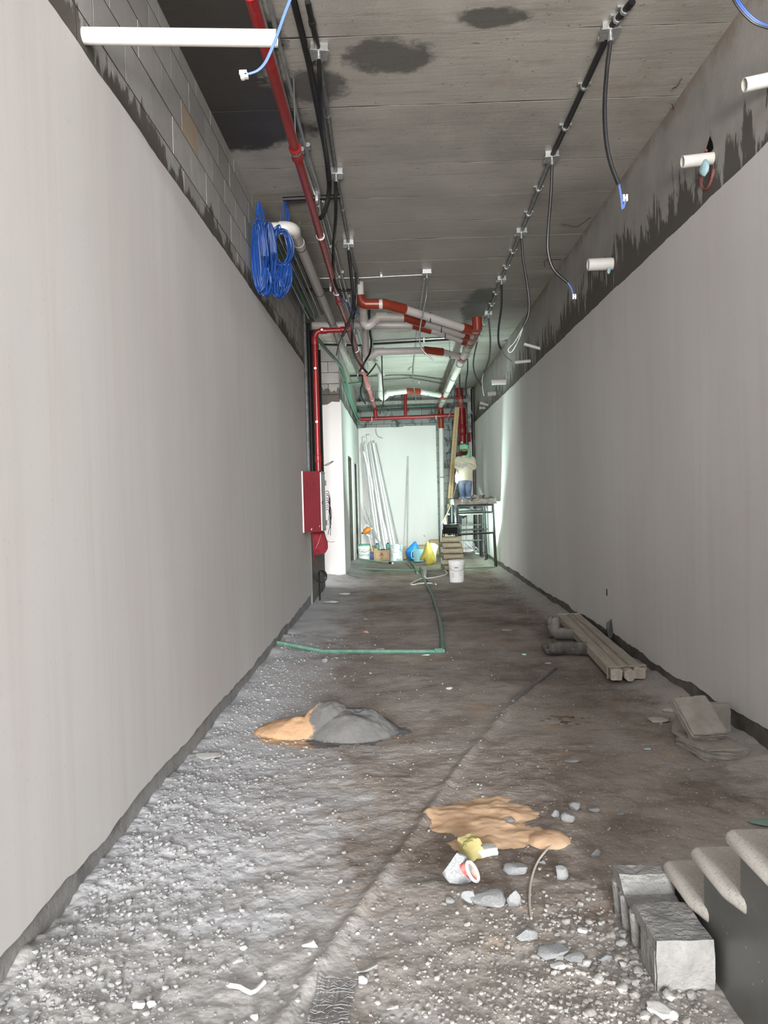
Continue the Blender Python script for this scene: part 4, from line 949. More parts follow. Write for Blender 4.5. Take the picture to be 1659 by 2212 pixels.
g = MB(); g.v = V.tolist(); g.f = np.concatenate(allf).tolist()
obj('gravel', g, 'rubble2', label='pale gravel and plaster crumbs strewn over the floor', cat='gravel', kind='stuff', org=(0,0,0))
# --- sand and mortar heaps
def heap_patch(name, label, cat, mat, x0, x1, y0, y1, hf, st_=.008, group=None):
    xs = np.arange(x0, x1, st_); ys = np.arange(y0, y1, st_); X, Y = np.meshgrid(xs, ys); h = hf(X, Y)
    mb = MB().grid(X, Y, fl(X, Y)+h-.012)
    keep = h.reshape(-1) > .004; mb.f = [f for f in mb.f if any(keep[i] for i in f)]
    return obj(name, mb, mat, label=label, cat=cat, group=group)
def bump2(X, Y, cx, cy, rx, ry, h, p=1.0): return h*np.clip(1-((X-cx)/rx)**2-((Y-cy)/ry)**2, 0, 1)**p
heap_patch('mortar_heap', 'heap of grey mortar with an orange sand flank on the floor', 'mortar heap', 'heap', -1.0,.1,4.55,5.6,
    lambda X, Y: (bump2(X, Y,-.33,5.02,.30,.27,.135,.7)+bump2(X, Y,-.66,5.02,.30,.17,.085,.6)+.018)*(1+.75*fbm(X*6, Y*6, 5, 5))*(bump2(X, Y,-.45,5.02,.58,.40,1,.3)))
heap_patch('sand_spill', 'rippled spill of orange sand on the floor next to the yellow sponge', 'sand', 'sand', -.05,.8,3.1,4.1,
    lambda X, Y: np.clip(bump2(X, Y,.36,3.58,.33,.36,1,.8)+.5*fbm(X*9, Y*9, 4, 18)-.12, 0, 1)**.7*(.026+.05*fbm(X*5+Y*2, Y*9, 4, 8)))
heap_patch('sand_spill', 'small wedge of orange sand beside the larger spill', 'sand', 'sand', .45,.8,3.2,3.6, lambda X, Y: bump2(X, Y,.615,3.38,.10,.10,.04,.6))
heap_patch('dirt_pile', 'scatter of dark brown dirt on the pinkish floor', 'dirt', 'dirt', .7,1.4,4.8,5.5, lambda X, Y: bump2(X, Y,1.07,5.17,.26,.25,.02,1)*np.clip(4*fbm(X*26, Y*26, 3, 4)+.2, 0, 1))


# --- sponge, cup, wires, mesh
p = aZ(1022,1862); 
def soft_box(c, s, rz=0, mat='sponge', seed=1, amp=.12, n=7, **kw):
    mb = MB(); u = np.linspace(-1, 1, n)
    for ax in range(3):
        for sg in (-1, 1):
            A, B = np.meshgrid(u, u); C_ = np.full_like(A, sg); q = [None]*3; q[ax] = C_; q[(ax+1) % 3] = A*sg; q[(ax+2) % 3] = B
            P = np.stack(q, -1); L = np.linalg.norm(P, axis=-1, keepdims=True); P = P*.72+.36*P/L
            P = P*(1+amp*fbm(P[...,0:1]*2+P[...,2:3]*3+seed, P[...,1:2]*2+seed, 3, seed))
            X = P[...,0]*s[0]/2; Y = P[...,1]*s[1]/2; Z = (P[...,2]+1)*s[2]/2
            mb.grid(c[0]+X*math.cos(rz)-Y*math.sin(rz), c[1]+X*math.sin(rz)+Y*math.cos(rz), c[2]+Z)
    return obj(kw.pop('name'), mb, mat, **kw)
soft_box((p[0]-.005,p[1]+.03,0), (.085,.05,.085), .5, name='sponge', label='crumpled yellow sponge wedged behind a grey concrete lump', cat='sponge', seed=4, amp=.7)
soft_box((p[0]+.055,p[1]+.06,0), (.09,.05,.035), .3, 'pvcgrey', 6, .5, name='plastic_scrap', label='grey plastic scrap beside the yellow sponge', cat='scrap')
cpt = aZ(1032,1922); t = thing('paper_cup', 'crushed patterned paper cup with a white oval rim', 'cup', (cpt[0],cpt[1],0)); ax_ = np.array([.80,-.52,.12]); ax_ /= np.linalg.norm(ax_); cc = np.array([cpt[0]-.015,cpt[1]+.03,.055])
e1_ = np.cross(ax_, (0,0,1)); e1_ /= np.linalg.norm(e1_); e2_ = np.cross(ax_, e1_); lng = e1_*.6-e2_*.8; sh_ = e1_*.8+e2_*.6
ringp = lambda c, a, b: [c+a*math.cos(q)*lng+b*math.sin(q)*sh_ for q in np.linspace(0, 2*math.pi, 25)[:-1]]
mb = MB(); r0 = ringp(cc-ax_*.06,.03,.02); r1 = ringp(cc,.056,.022); mb.add(r0+r1, [(k,(k+1)%24,24+(k+1)%24,24+k) for k in range(24)]+[tuple(range(24))]); obj('cup_wall', mb, 'redcloth', t)
obj('rim', MB().tube(r1, .0065, 6, close=True), 'sole', t)
def wire(label, px, r, mat, zoff=.0, sm=8, name='wire', cat='wire', group=None):
    pts = [aZ(x, y, 0) for x, y in px]; pts = [np.array([q[0], q[1], flz(q[0], q[1])+r*.8+zoff]) for q in pts]
    return obj(name, MB().tube(pts, r, 8, sm=sm), mat, label=label, cat=cat, group=group)
wire('thin pale wire lying in a curve on the floor past the concrete lumps', [(1148,1990),(1144,1950),(1147,1905),(1160,1865),(1185,1835),(1214,1818)], .0045, 'tape', .004)
wire('straight steel rod end lying at the wire mesh scrap', [(770,2108),(790,2104),(815,2096)], .004, 'steelwire', .01)
wire('white bent plastic strip lying on the dusty left part of the floor', [(497,2138),(520,2143),(542,2150),(560,2136),(572,2126)], .0075, 'chalk', .006, 2)
mw = MB(); a0, a1, b0 = aZ(690,2118), aZ(655,2240), aZ(772,2120)
for i in range(13):
    s = i/12; p0 = a0+(b0-a0)*s; p1 = a1+(b0-a0)*s
    mw.tube([np.array([q[0]+random.uniform(-.004,.004), q[1], flz(q[0],q[1])+.008+random.uniform(-.003,.008)]) for q in [p0+(p1-p0)*u for u in np.linspace(0,1,8)]], .0013, 4)
for i in range(20):
    s = i/19; p0 = a0+(a1-a0)*s; p1 = p0+(b0-a0)
    mw.tube([np.array([q[0], q[1]+random.uniform(-.004,.004), flz(q[0],q[1])+.008+random.uniform(-.003,.008)]) for q in [p0+(p1-p0)*u for u in np.linspace(0,1,8)]], .0013, 4)
obj('wire_mesh', mw, 'steelwire', label='scrap of fine grey wire mesh half buried beside the floor seam', cat='wire mesh')
sm_ = [np.array([x, y, flz(x,y)+.016]) for x, y in [(1.30,6.62),(1.02,6.04),(.78,5.54)]]
obj('metal_bead', MB().tube(sm_, .012, 6), 'galvd', label='dark perforated metal bead lying along the floor seam', cat='metal strip')
# --- hollow block by the stair
hb = MB(); hx0, hx1, hy0, hy1, hz = .735,.905,2.33,2.79,.165
t = thing('hollow_block', 'broken hollow concrete block with its cells open, leaning at the stair foot', 'block', (.82,2.55,0))
nx, ny = 12, 26; X, Y = np.meshgrid(np.linspace(hx0, hx1, nx), np.linspace(hy0, hy1, ny)); brk = .045*np.clip((Y-2.60)/.03, 0, 1)*np.clip((Y-2.6)/.1, 0, 1)
Zt = hz-.01+.014*fbm(X*14, Y*14, 4, 3)-.03*np.clip((Y-2.55)/.03, 0, 1)+.04*np.clip((Y-2.66)/.05,0,1)
mb = MB().grid(X, Y, Zt); mb.grid(X[:,::-1], Y[:,::-1], np.full_like(X, hz-.05)); 
fz = np.linspace(0,1,9)[:,None]; FX = np.repeat(X[:1],9,0)+.012*fbm(fz*4+0*X[:1], X[:1]*9, 3, 31); FZ_ = -.02+(Zt[:1]+.02)*fz; FY = np.repeat(Y[:1],9,0)+.022*fbm(X[:1]*16+0*fz, FZ_*16, 3, 33)*np.sin(fz*math.pi); mb.grid(FX, FY-.008*np.sin(fz*math.pi), FZ_); mb.grid(np.vstack([X[-1],X[-1]]), np.vstack([Y[-1],Y[-1]]), np.vstack([Zt[-1],np.full(nx,-.02)]))
mb.grid(np.stack([X[:,0],X[:,0]],1), np.stack([Y[:,0],Y[:,0]],1), np.stack([Zt[:,0],np.full(ny,hz-.05)],1))
mb.grid(np.stack([X[:,-1],X[:,-1]],1), np.stack([Y[:,-1],Y[:,-1]],1), np.stack([np.full(ny,-.02),Zt[:,-1]],1))
obj('face_shell', mb, 'hollow', t, soft=False)
obj('end_shell', MB().box((hx0-.003,hy0+.006,-.02),(hx1-.006,hy0+.14,hz-.045)), 'hollow', t, soft=False)
for a, b in ((2.545,2.585),(2.655,2.70),(2.755,2.788)): obj('web', MB().tube([(hx0+.015,(a+b)/2,-.02),(hx0+.012,(a+b)/2,hz-.045)], [.016,.024], 10).box((hx0+.02,a,-.02),(hx1,b,hz-.045)), 'hollow', t)
obj('back_shell', MB().box((hx1-.03,hy0+.012,-.02),(hx1-.004,hy1-.006,hz-.04)), 'hollow', t, soft=False)
# --- broken blocks by the right wall
def tilt_block(label, px, py, size, rot, z=0.0, mat='rubbleb', n=10, amp=.20, seed=1):
    c = aZ(px, py); mb = MB(); u = np.linspace(-1, 1, n)
    for axx in range(3):
        for sg in (-1, 1):
            A, B = np.meshgrid(u, u); q = [None]*3; q[axx] = np.full_like(A, sg); q[(axx+1) % 3] = A*sg; q[(axx+2) % 3] = B
            P = np.stack(q, -1); e = 1-.035*(np.sum(np.abs(P) > .99, -1, keepdims=True) > 1); P = P*e
            P = P*(1+amp*fbm(P[...,0:1]*2.1+P[...,2:3]*3.1+seed, P[...,1:2]*2.3+P[...,2:3]+seed, 3, seed)); mb.grid(P[...,0]*size[0]/2, P[...,1]*size[1]/2, P[...,2]*size[2]/2)
    from mathutils import Euler
    Mx = Euler(rot).to_matrix(); vs = [Mx @ Vector(q) for q in mb.v]; lo = min(q.z for q in vs)
    mb.v = [(q.x+c[0], q.y+c[1], q.z-lo+z) for q in vs]
    return obj('broken_block', mb, mat, label=label, cat='block', group='broken blocks by the right wall', soft=False)
tilt_block('flat broken block lying undermost in the pile by the right wall', 1536,1622, (.26,.34,.07), (0,.03,.15), -.01, seed=2)
tilt_block('upright block half standing behind the pile by the right wall', 1526,1585, (.27,.09,.19), (-.12,0,.1), -.01, seed=3)
tilt_block('broken block leaning on top of the pile by the right wall', 1510,1612, (.20,.27,.075), (.62,-.05,.12), .05, seed=5)
tilt_block('brown block piece standing on edge at the side of the pile', 1484,1600, (.05,.22,.15), (.1,.15,.2), -.01, seed=7)
# --- timbers and boots
tb = [((1.655,6.07),(1.83,8.95)),((1.752,6.05),(1.915,8.93)),((1.848,6.12),(1.985,8.9))]
for i, (a, b) in enumerate(tb):
    lab = ('squared timber on the room side of three lying along the right wall','middle timber with a rounded end of three lying along the right wall','squared timber against the right wall, innermost of the three')[i]
    mb = MB(); mb.beam((a[0],a[1],.075),(b[0],b[1],.075), .088,.090, bev=.010 if i != 1 else .028)
    mb.v = [(x+.004*random.uniform(-1,1), y, z+.004*random.uniform(-1,1)) for x, y, z in mb.v]
    obj('timber', mb, 'timber', label=lab, cat='timber', group='timbers by the right wall')
for k, yy in enumerate((6.15,8.85)):
    xa = np.interp(yy, [6.07,8.95], [1.655,1.83])-.05; xb = np.interp(yy, [6.12,8.9], [1.848,1.985])+.05
    mb = MB(); pts = [(xa-.004,yy,.03),(xa-.004,yy,.126),(xa+.09,yy+.005,.124),((xa+xb)/2,yy-.01,.128),(xb-.06,yy,.124),(xb+.006,yy+.01,.13),(xb+.008,yy,.09)]
    for (p0, p1) in zip(pts[:-1], pts[1:]): mb.beam(p0, p1, .035, .004, up=(.3,0,1))
    obj('tape_strap', mb, 'tape', label='dirty cream tape strap round the %s ends of the three timbers' % ('rounded' if k == 0 else 'hidden far'), cat='strap')
def boot(label, c, rz, mat, up, roll=0):
    t = thing('boot', label, 'boot', c, 'work boots by the timbers'); 
    L = MB().tube([(0,-.20,.065),(0,-.02,.07),(0,.05,.068),(0,.11,.060)], [.062,.055,.060,.058], 14, cap=False, sm=3)
    Ft = MB().tube([(0,.07,.06),(.02,.11,.055),(.09,.12,.045),(.16,.115,.04),(.19,.115,.038)], [.052,.060,.050,.046,.022], 14, sm=3)
    So = MB().tube([(-.035,.15,.05),(.05,.165,.045),(.12,.168,.04),(.20,.155,.038)], [.022,.030,.036,.020], 10, sm=3)
    for nm, mb, mt in (('shaft', L, mat), ('foot', Ft, mat), ('sole', So, 'rubber')):
        mb.xform(Matrix.Translation(c) @ Matrix.Rotation(rz, 4, 'Z') @ Matrix.Rotation(up, 4, 'X') @ Matrix.Translation((0,0,.065)) @ Matrix.Rotation(-roll, 4, 'Y') @ Matrix.Translation((0,0,-.065))); obj(nm, mb, mt, t)
    return t
q = aZ(1218,1418); boot('dark rubber boot lying on its side in front against the timbers', (q[0]+.02,q[1]+.04,flz(q[0],q[1])), math.radians(84), 'rubber', 0, math.radians(10))
q = aZ(1222,1388); boot('dusty grey boot slumped behind the dark rubber boot', (q[0]+.03,q[1]+.10,flz(q[0],q[1])), math.radians(80), 'suede', .05, math.radians(55))
# splinter hole in the right plaster and a scratch
hq = aX(1322,1372,XR); obj('splinter', MB().add([(XR-.002,hq[1]+y,hq[2]+z) for y, z in ((-.10,-.09),(.10,-.09),(.09,.03),(.02,.06),(.0,.16),(-.05,.03))]+[(XR-.05,hq[1]+y*.6,hq[2]+z) for y, z in ((-.10,-.09),(.10,-.09),(.09,.03),(.02,.06),(.0,.12),(-.05,.03))],
    [(5,4,3,2,1,0),(6,7,8,9,10,11)]+[(i,(i+1)%6,6+(i+1)%6,6+i) for i in range(6)]), 'black', label='black torn plastic piece sticking out at the foot of the right wall', cat='scrap', soft=False)
hq = aX(1311,1279,XR); obj('gouge', MB().box((XR-.0035,hq[1]-.012,hq[2]-.035),(XR+.002,hq[1]+.008,hq[2]+.03)), 'dark', wr)

# --- green pipe on the floor and cables at its end
gpx = [(600,1402),(700,1410),(820,1411),(900,1411),(945,1411)]
def fpt(x, y, r): q = aZ(x, y); return np.array([q[0], q[1], flz(q[0], q[1])+r])
t = thing('floor_pipe', 'green plastic pipe laid square across the floor and on towards the far end', 'pipe', aZ(955,1410))
obj('pipe', MB().tube([fpt(x,y,.014) for x, y in gpx]+[fpt(956,1410,.016)], .019, 10), 'green', t)
obj('pipe', MB().tube([fpt(x,y,.016) for x, y in ((956,1410),(954,1370),(947,1330),(934,1290),(921,1265),(914,1245),(908,1228))], .022, 10, sm=4), 'greend', t)
obj('elbow', MB().tube([fpt(938,1411,.018),fpt(953,1410,.018),fpt(957,1404,.018),fpt(956,1392,.018)], .026, 10), 'green', t)

wire('dusty green pipe length lying beyond the floor pipe end', [(889,1216),(896,1228),(902,1240)], .024, 'greend', 0, 4, 'pipe_offcut', 'pipe')
wire('short grey pipe offcut lying by the cable knot, one beside the bucket', [(916,1234),(918,1250)], .020, 'pvcgrey', .02, 2, 'pipe_offcut', 'pipe')
wire('short grey pipe offcut lying by the cable knot, slimmer one', [(921,1232),(919,1252)], .015, 'pvcgrey', .03, 2, 'pipe_offcut', 'pipe')
wire('white cable running from the floodlight past the bucket to the cable knot', [(953,1195),(954,1215),(958,1230),(966,1238),(962,1243),(950,1246),(935,1249),(918,1250)], .010, 'conn', 0, 6, 'cable', 'cable')
wire('white cable loop lying on the floor at the green pipe', [(912,1250),(900,1255),(888,1262),(893,1265),(908,1262),(930,1261),(942,1264)], .012, 'conn', 0, 6, 'cable', 'cable')
wire('dark cable tail fanning out from the cable knot', [(914,1252),(925,1257),(940,1264)], .012, 'galvd', .01, 5, 'cable', 'cable')
wire('pale thin hose lying beside the pipe length at the end', [(880,1219),(886,1225),(893,1232)], .012, 'greend', 0, 5, 'cable', 'cable')
wire('thin green pipe laid crosswise on the floor in front of the buckets', [(776,1214),(830,1215),(880,1214)], .018, 'greend', 0, 3, 'floor_pipe', 'pipe')
wire('thin green pipe laid crosswise on the floor in front of the sacks', [(780,1233),(880,1233),(960,1231),(1070,1228)], .016, 'greend', 0, 3, 'floor_pipe', 'pipe')
MATS['navy'] = lambda: plain('navy_bag', (.015,.06,.22), .5)

# ================================================================== red cabinet on the left wall
cx0, cx1, cy0, cy1, cz0, cz1 = XL+.004, -.985, 10.10, 10.68, 1.062, 1.845
t = thing('red_cabinet', 'scuffed red metal cabinet with a pale door on the left wall', 'cabinet', (cx0,cy0,cz0))
obj('body', MB().box((cx0+.012,cy0,cz0),(cx1,cy1,cz1)), 'redbox', t, soft=False)
obj('back_flange', MB().box((cx0,cy0-.006,cz0-.004),(cx0+.014,cy1+.006,cz1+.004)), 'conn', t, soft=False)
fr = MB(); 
for (a, b, c, d) in ((cy0,cy0+.02,cz0,cz1),(cy1-.02,cy1,cz0,cz1),(cy0,cy1,cz0,cz0+.018),(cy0,cy1,cz1-.018,cz1)): fr.box((cx1,a,c),(cx1+.012,b,d))
obj('door_frame', fr, 'conn', t, soft=False)
dr_ = obj('door', MB().box((cx1,cy0+.026,cz0+.024),(cx1+.010,cy1-.026,cz1-.024)), 'door', t, soft=False)
obj('lock', MB().lathe([(.016,0),(.016,.012),(.0,.014)], (cx1+.010,cy0+.06,1.44), 12, 0), 'blackmetal', dr_)
for z in (1.16,1.70): obj('hinge', MB().box((cx1+.004,cy1-.02,z-.035),(cx1+.026,cy1+.012,z+.035)), 'blackmetal', dr_, soft=False)
for dx in (-.045,.045):
    for k in range(3): obj('vent_slot', MB().tube([(-1.11+dx-.012,cy0-.001,1.66+.026*k),(-1.11+dx+.012,cy0-.001,1.66+.026*k)], .0055, 6), 'redbox', t)
obj('embossed_plate', MB().box((-1.145,cy0-.004,1.645),(-1.075,cy0,1.725)).lathe([(.024,-.003),(.024,.0)], (-1.11,cy0-.001,1.755), 16, 1), 'redbox', t, soft=False)
t = thing('wire_bundle', 'tangle of black wires spilling from the far side of the red cabinet', 'wires', (-.97,10.75,1.2))
for k in range(9):
    b = aY(703,1062+k*5,10.72); mb = MB().tube([b, b+(.03+.02*random.random(),0,.0), b+(.06+.02*random.random(),0,-.10-.1*random.random()), b+(.02+.05*random.random(),0,-.22-.18*random.random())], .004, 5, sm=5); obj('wire', mb, 'black', t)
pts = [aY(x, y, 10.45) for x, y in ((674,1149),(690,1147),(700,1147),(703,1160),(707,1172),(708,1185),(703,1194),(692,1197),(682,1199),(677,1190),(676,1170))]
cc = np.mean(pts, 0); mb = MB(); n = len(pts); fan = []
for k, dy in enumerate((-.07,-.05,0,.05,.07)): fan += [cc+(p-cc)*(1,.0,1)*(0.55 if k in (0,4) else 1.0)+np.array([0,dy+.02*math.sin(i*2.1),0]) for i, p in enumerate(pts)]
mb.add(fan, [(k*n+i, k*n+(i+1) % n, (k+1)*n+(i+1) % n, (k+1)*n+i) for k in range(4) for i in range(n)]+[tuple(range(n)), tuple(range(5*n-1, 4*n-1, -1))])
obj('red_cloth', mb, 'redrag', label='dark red cloth bundle tucked under the red cabinet', cat='cloth')
hang('thin red wire hanging out of the red cloth bundle', [(694,1152,10.35),(688,1172,10.33),(679,1192,10.33),(679,1205,10.4),(684,1216,10.5),(692,1224,10.6)], .005, 'redp', 6, name='wire', cat='wire')
hang('fine wire whisker sticking out beside the red cloth', [(706,1168,10.5),(714,1171,10.5),(723,1170,10.5)], .0025, 'black', 4, name='wire', cat='wire')
hang('dark wire loop bending away from the conduits above the cabinet', [(698,1005,12.62),(706,1005,12.6),(714,1001,12.6),(720,996,12.6),(713,999,12.6),(703,1004,12.6)], .005, 'black', 5, name='wire', cat='wire')
c = aY(694,1245,11.3); obj('cable_loop', MB().tube([c+np.array([.075*math.cos(a), .02*math.cos(a), .085*math.sin(a)]) for a in np.linspace(0, 6.1, 20)]+[c+(.0,0,.09), c+(-.03,0,.06), c+(-.03,0,-.45)], .012, 8), 'black', label='black cable loop hanging low on the raw column', cat='cable')

# ================================================================== far end
def bucket(label, px, wpx, hpx, Y, mat, lid=None, name='bucket', taper=.88, text=None, group='buckets', rimr=1.0):
    b = aY(px[0], px[1], Y); r = wpx/2*Y/F; h = hpx*Y/F; x, y = b[0], b[1]; z = flz(x, y)
    t = thing(name, label, 'bucket', (x,y,z), group)
    pr = [(0,0),(r*taper-.008,0),(r*taper,.008),(r*.98,h*.80),(r*1.0,h*.81),(r*1.0,h*.86),(r*.985,h*.865),(r*.99,h*.985),(r*1.03,h*.99),(r*1.03,h),(r*.94,h)]
    if not lid: pr += [(r*.92,h-.01),(r*taper*.95,.02),(0,.02)]
    else: pr += [(0,h)]
    obj('pail', MB().lathe([(a, q+z) for a, q in pr], (x,y,0), 32), mat, t)
    if lid: obj('lid', MB().lathe([(0,z+h+.0),(r*1.045,z+h),(r*1.055,z+h-.02),(r*1.055,z+h+.012),(r*.98,z+h+.018),(r*.95,z+h+.010),(0,z+h+.010)], (x,y,0), 32), lid, t)
    hd = [(x+r*1.02*math.cos(a), y-r*1.05*abs(math.sin(a))-.005, z+h*.78-.22*h*math.sin(a)) for a in np.linspace(0, math.pi, 15)]
    obj('handle', MB().tube(hd, .0035, 6), 'steelwire', t)
    return t, (x, y, z, r, h)
def letters(t, txt, x, y, z, size, mat, curve_r=None):
    cu = bpy.data.curves.new('txt', 'FONT'); cu.body = txt; cu.size = size; cu.align_x = 'CENTER'; cu.resolution_u = 2; cu.extrude = .0008
    to = bpy.data.objects.new('txt', cu); COL.objects.link(to); bpy.context.view_layer.update()
    me = bpy.data.meshes.new_from_object(to.evaluated_get(bpy.context.evaluated_depsgraph_get())); bpy.data.objects.remove(to)
    mb = MB(); vs = []
    for v in me.vertices:
        if curve_r: a = v.co.x/curve_r; vs.append((x+curve_r*math.sin(a), y-(curve_r+v.co.z+.002)*math.cos(a), z+v.co.y))
        else: vs.append((x+v.co.x, y-v.co.z-.001, z+v.co.y))
    mb.add(vs, [tuple(p.vertices) for p in me.polygons]); bpy.data.meshes.remove(me)
    return obj('lettering', mb, mat, t, soft=False)
t, (x, y, z, r, h) = bucket('clean white lidded bucket standing alone on the floor in front of the scaffold', (987,1258), 34, 45, 13.45, 'bucket', 'bucket')
for k in range(5): obj('printed_line', MB().add([(x+(r*.965)*math.sin(a), y-(r*.965)*math.cos(a), z+h*(.62-.07*k)+q) for a in (.25,.45,.65) for q in (0,.008)], [(0,2,3,1),(2,4,5,3)]), 'faint', t, soft=False)
obj('brand_mark', MB().add([(x+(r*.985)*math.sin(a), y-(r*.985)*math.cos(a), z+h*.70+q) for a in (-.35,-.1,.15) for q in (0,.014)], [(0,2,3,1),(2,4,5,3)]), 'print', t, soft=False)
for k in range(3): obj('printed_line', MB().add([(x+(r*.955)*math.sin(a), y-(r*.955)*math.cos(a), z+h*(.42-.08*k)+q) for a in (-.75,-.6,-.45) for q in (0,.02)], [(0,2,3,1),(2,4,5,3)]), 'faint', t, soft=False)
t, (x, y, z, r, h) = bucket('white bucket with a green lid and lettering in the far left corner', (787,1209), 27, 33, 18.3, 'bucket', 'lidgreen')
letters(t, 'ALL', x, y, z+h*.52, .075, 'grnprint', r*.97); letters(t, 'PURPOSE', x, y, z+h*.28, .075, 'grnprint', r*.96)
obj('printed_rule', MB().add([(x+(r*.99)*math.sin(a), y-(r*.99)*math.cos(a), z+h*.70+q) for a in (-.5,0,.5) for q in (0,.012)], [(0,2,3,1),(2,4,5,3)]), 'grnprint', t, soft=False)
t, (x, y, z, r, h) = bucket('paint-smeared bucket with its top open beside the cardboard box', (857,1213), 29, 37, 17.9, 'paintbucket', None, taper=.95)
def carton(label, px0, px1, ytop, ybot, Y, dep, mat='carton', group='cartons'):
    a = aY(px0, ybot, Y); b = aY(px1, ytop, Y); z = flz((a[0]+b[0])/2, Y); 
    t = thing('carton', label, 'box', ((a[0]+b[0])/2, Y, z), group); obj('box', MB().box((a[0],Y,z),(b[0],Y+dep,z+(b[2]-a[2]))), mat, t, soft=False)
    mid = (a[0]+b[0])/2; obj('flap_seam', MB().box((mid-.003,Y-.001,z+(b[2]-a[2])),(mid+.003,Y+dep,z+(b[2]-a[2])+.003)), 'cartonprint', t, soft=False)
    return t, a[0], b[0], z, z+(b[2]-a[2])
t, x0, x1, z0, z1 = carton('brown cardboard box with a printed frame between the two buckets', 808,841,1186,1209, 18.3,.30)
fr = MB()
for (a, b, c, d) in ((x0+.03,x1-.03,z1-.035,z1-.029),(x0+.03,x1-.03,z0+.03,z0+.036),(x0+.03,x0+.036,z0+.03,z1-.03),(x1-.036,x1-.03,z0+.03,z1-.03)): fr.box((a,18.297,c),(b,18.299,d))
obj('printed_frame', fr, 'cartonprint', t, soft=False)
mx = (x0+x1)/2; obj('printed_emblem', MB().add([(mx+a,18.297,z1-.09+b) for a, b in ((-.045,0),(-.02,.015),(0,.045),(.02,.015),(.045,0),(.02,-.012),(-.02,-.012))], [tuple(range(7))]).box((mx-.05,18.297,z1-.125),(mx+.05,18.299,z1-.112)).box((mx-.03,18.297,z1-.15),(mx+.03,18.299,z1-.142)).box((mx-.03,18.297,z1-.19),(mx+.03,18.299,z1-.178)), 'cartonprint', t, soft=False)
soft_box((x0+.05,18.45,z1), (.09,.12,.035), 0, 'yellowbag', 2, .1, name='tape_roll_pack', label='yellow packet lying on the cardboard box', cat='packet')
soft_box((mx+.03,18.40,z1), (.11,.05,.03), 0, 'black', 2, .1, name='black_case', label='small black case lying on the printed cardboard box', cat='case')
for q, lab in ((x0+.07,'dark jar behind the yellow packet'),(x1-.04,'dark jar standing behind the cardboard box next to the paint bucket')):
    t = thing('jar', lab, 'jar', (q,18.75,0), 'dark jars'); obj('glass', MB().lathe([(.04,0),(.045,.01),(.045,.34),(.03,.36)], (q,18.75,0), 16), 'grnprint', t); obj('lid', MB().lathe([(.034,.36),(.034,.385),(0,.386)], (q,18.75,0), 16), 'black', t)
carton('plain upright cardboard sheet behind the paint-smeared bucket', 868,877,1180,1208, 18.6,.05)
carton('low cardboard box mostly hidden behind the blue and yellow bags', 893,926,1180,1202, 19.6,.3)
carton('cardboard box standing behind the mortar sacks', 929,948,1168,1200, 19.8,.3)
carton('cardboard box tucked behind the trimmer shaft', 790,812,1180,1201, 19.6,.3)
soft_box((aY(803,1206,18.5)[0],18.6,0), (.20,.15,.17), 0, 'navy', 3, .2, name='blue_bag', label='dark blue bag squeezed between green-lidded bucket and cardboard box', cat='bag')
def bagmesh(name, label, px, Y, depth, mat, z0=None, amp=.16, seed=3):
    P = [aY(x, y, Y) for x, y in px]; c = np.mean(P, 0); zmin = min(p[2] for p in P); gz = flz(c[0], Y); P = [p+(0,0,gz-zmin) for p in P]; c = c+(0,0,gz-zmin)
    P = smooth(P, 3, True); n = len(P); fan = []; K = [(-1,.25),(-.75,.75),(-.35,.97),(0,1),(.35,.97),(.75,.75),(1,.25)]
    for k, (d, s) in enumerate(K):
        for i, p in enumerate(P):
            q = c+(p-c)*s; nz = 1+amp*float(fbm(np.array([i*.35+seed]), np.array([k*.7]), 2, seed)[0]); q = c+(q-c)*nz; fan.append((q[0], Y+depth/2+d*depth/2, max(q[2], gz-.01)))
    mb = MB().add(fan, [(k*n+i, k*n+(i+1) % n, (k+1)*n+(i+1) % n, (k+1)*n+i) for k in range(6) for i in range(n)]+[tuple(range(n-1,-1,-1)), tuple(range(6*n, 7*n))])
    return obj(name, mb, mat, label=label, cat='bag', group='bags at the far end')
bagmesh('blue_bag', 'bright blue plastic bag with a pointed top behind the pale basket', [(876,1190),(885,1178),(897,1167),(901,1172),(906,1186),(908,1205),(890,1209),(884,1205)], 17.95, .22, 'bluebag', seed=2)
bagmesh('yellow_bag', 'knotted yellow plastic bag slumped beside the mortar sacks', [(922,1174),(928,1177),(934,1190),(940,1203),(943,1216),(938,1221),(922,1224),(917,1212),(908,1214),(911,1203),(917,1190)], 16.7, .26, 'yellowbag', seed=5, amp=.25)
bagmesh('white_bag', 'white sack with a rumpled top behind the yellow bag', [(928,1178),(938,1175),(947,1180),(946,1188),(943,1200),(942,1215),(930,1215)], 17.5, .24, 'whitebag', seed=9)
b = aY(901,1214,17.6); t = thing('plastic_basket', 'pale blue translucent plastic basket in front of the blue bag', 'basket', (b[0],17.6,0)); z = flz(b[0],17.6)
for k in range(8): obj('stacked_rim', MB().lathe([(.095+.004*k,z+.02+.034*k),(.108+.004*k,z+.02+.034*k),(.110+.004*k,z+.05+.034*k),(.098+.004*k,z+.05+.034*k)], (b[0]+.03,17.6,0), 24), 'crate', t)
obj('side_handle', MB().tube([(b[0]-.07,17.5,z+.08),(b[0]-.12,17.47,z+.12),(b[0]-.12,17.47,z+.24),(b[0]-.06,17.5,z+.27)], .010, 6, sm=4), 'crate', t)
q = aY(843,1212,17.4); obj('cap', MB().lathe([(0,0),(.035,.0),(.04,.03),(.03,.045),(0,.05)], (q[0],17.4,flz(q[0],17.4)), 14), 'black', label='small black cap on the floor before the paint bucket', cat='cap')
q = aY(848,1214,17.3); obj('ball', MB().lathe([(0,0),(.02,.004),(.028,.022),(.02,.04),(0,.045)], (q[0],17.3,flz(q[0],17.3)), 14), 'conn', label='little white ball beside the black cap', cat='ball')
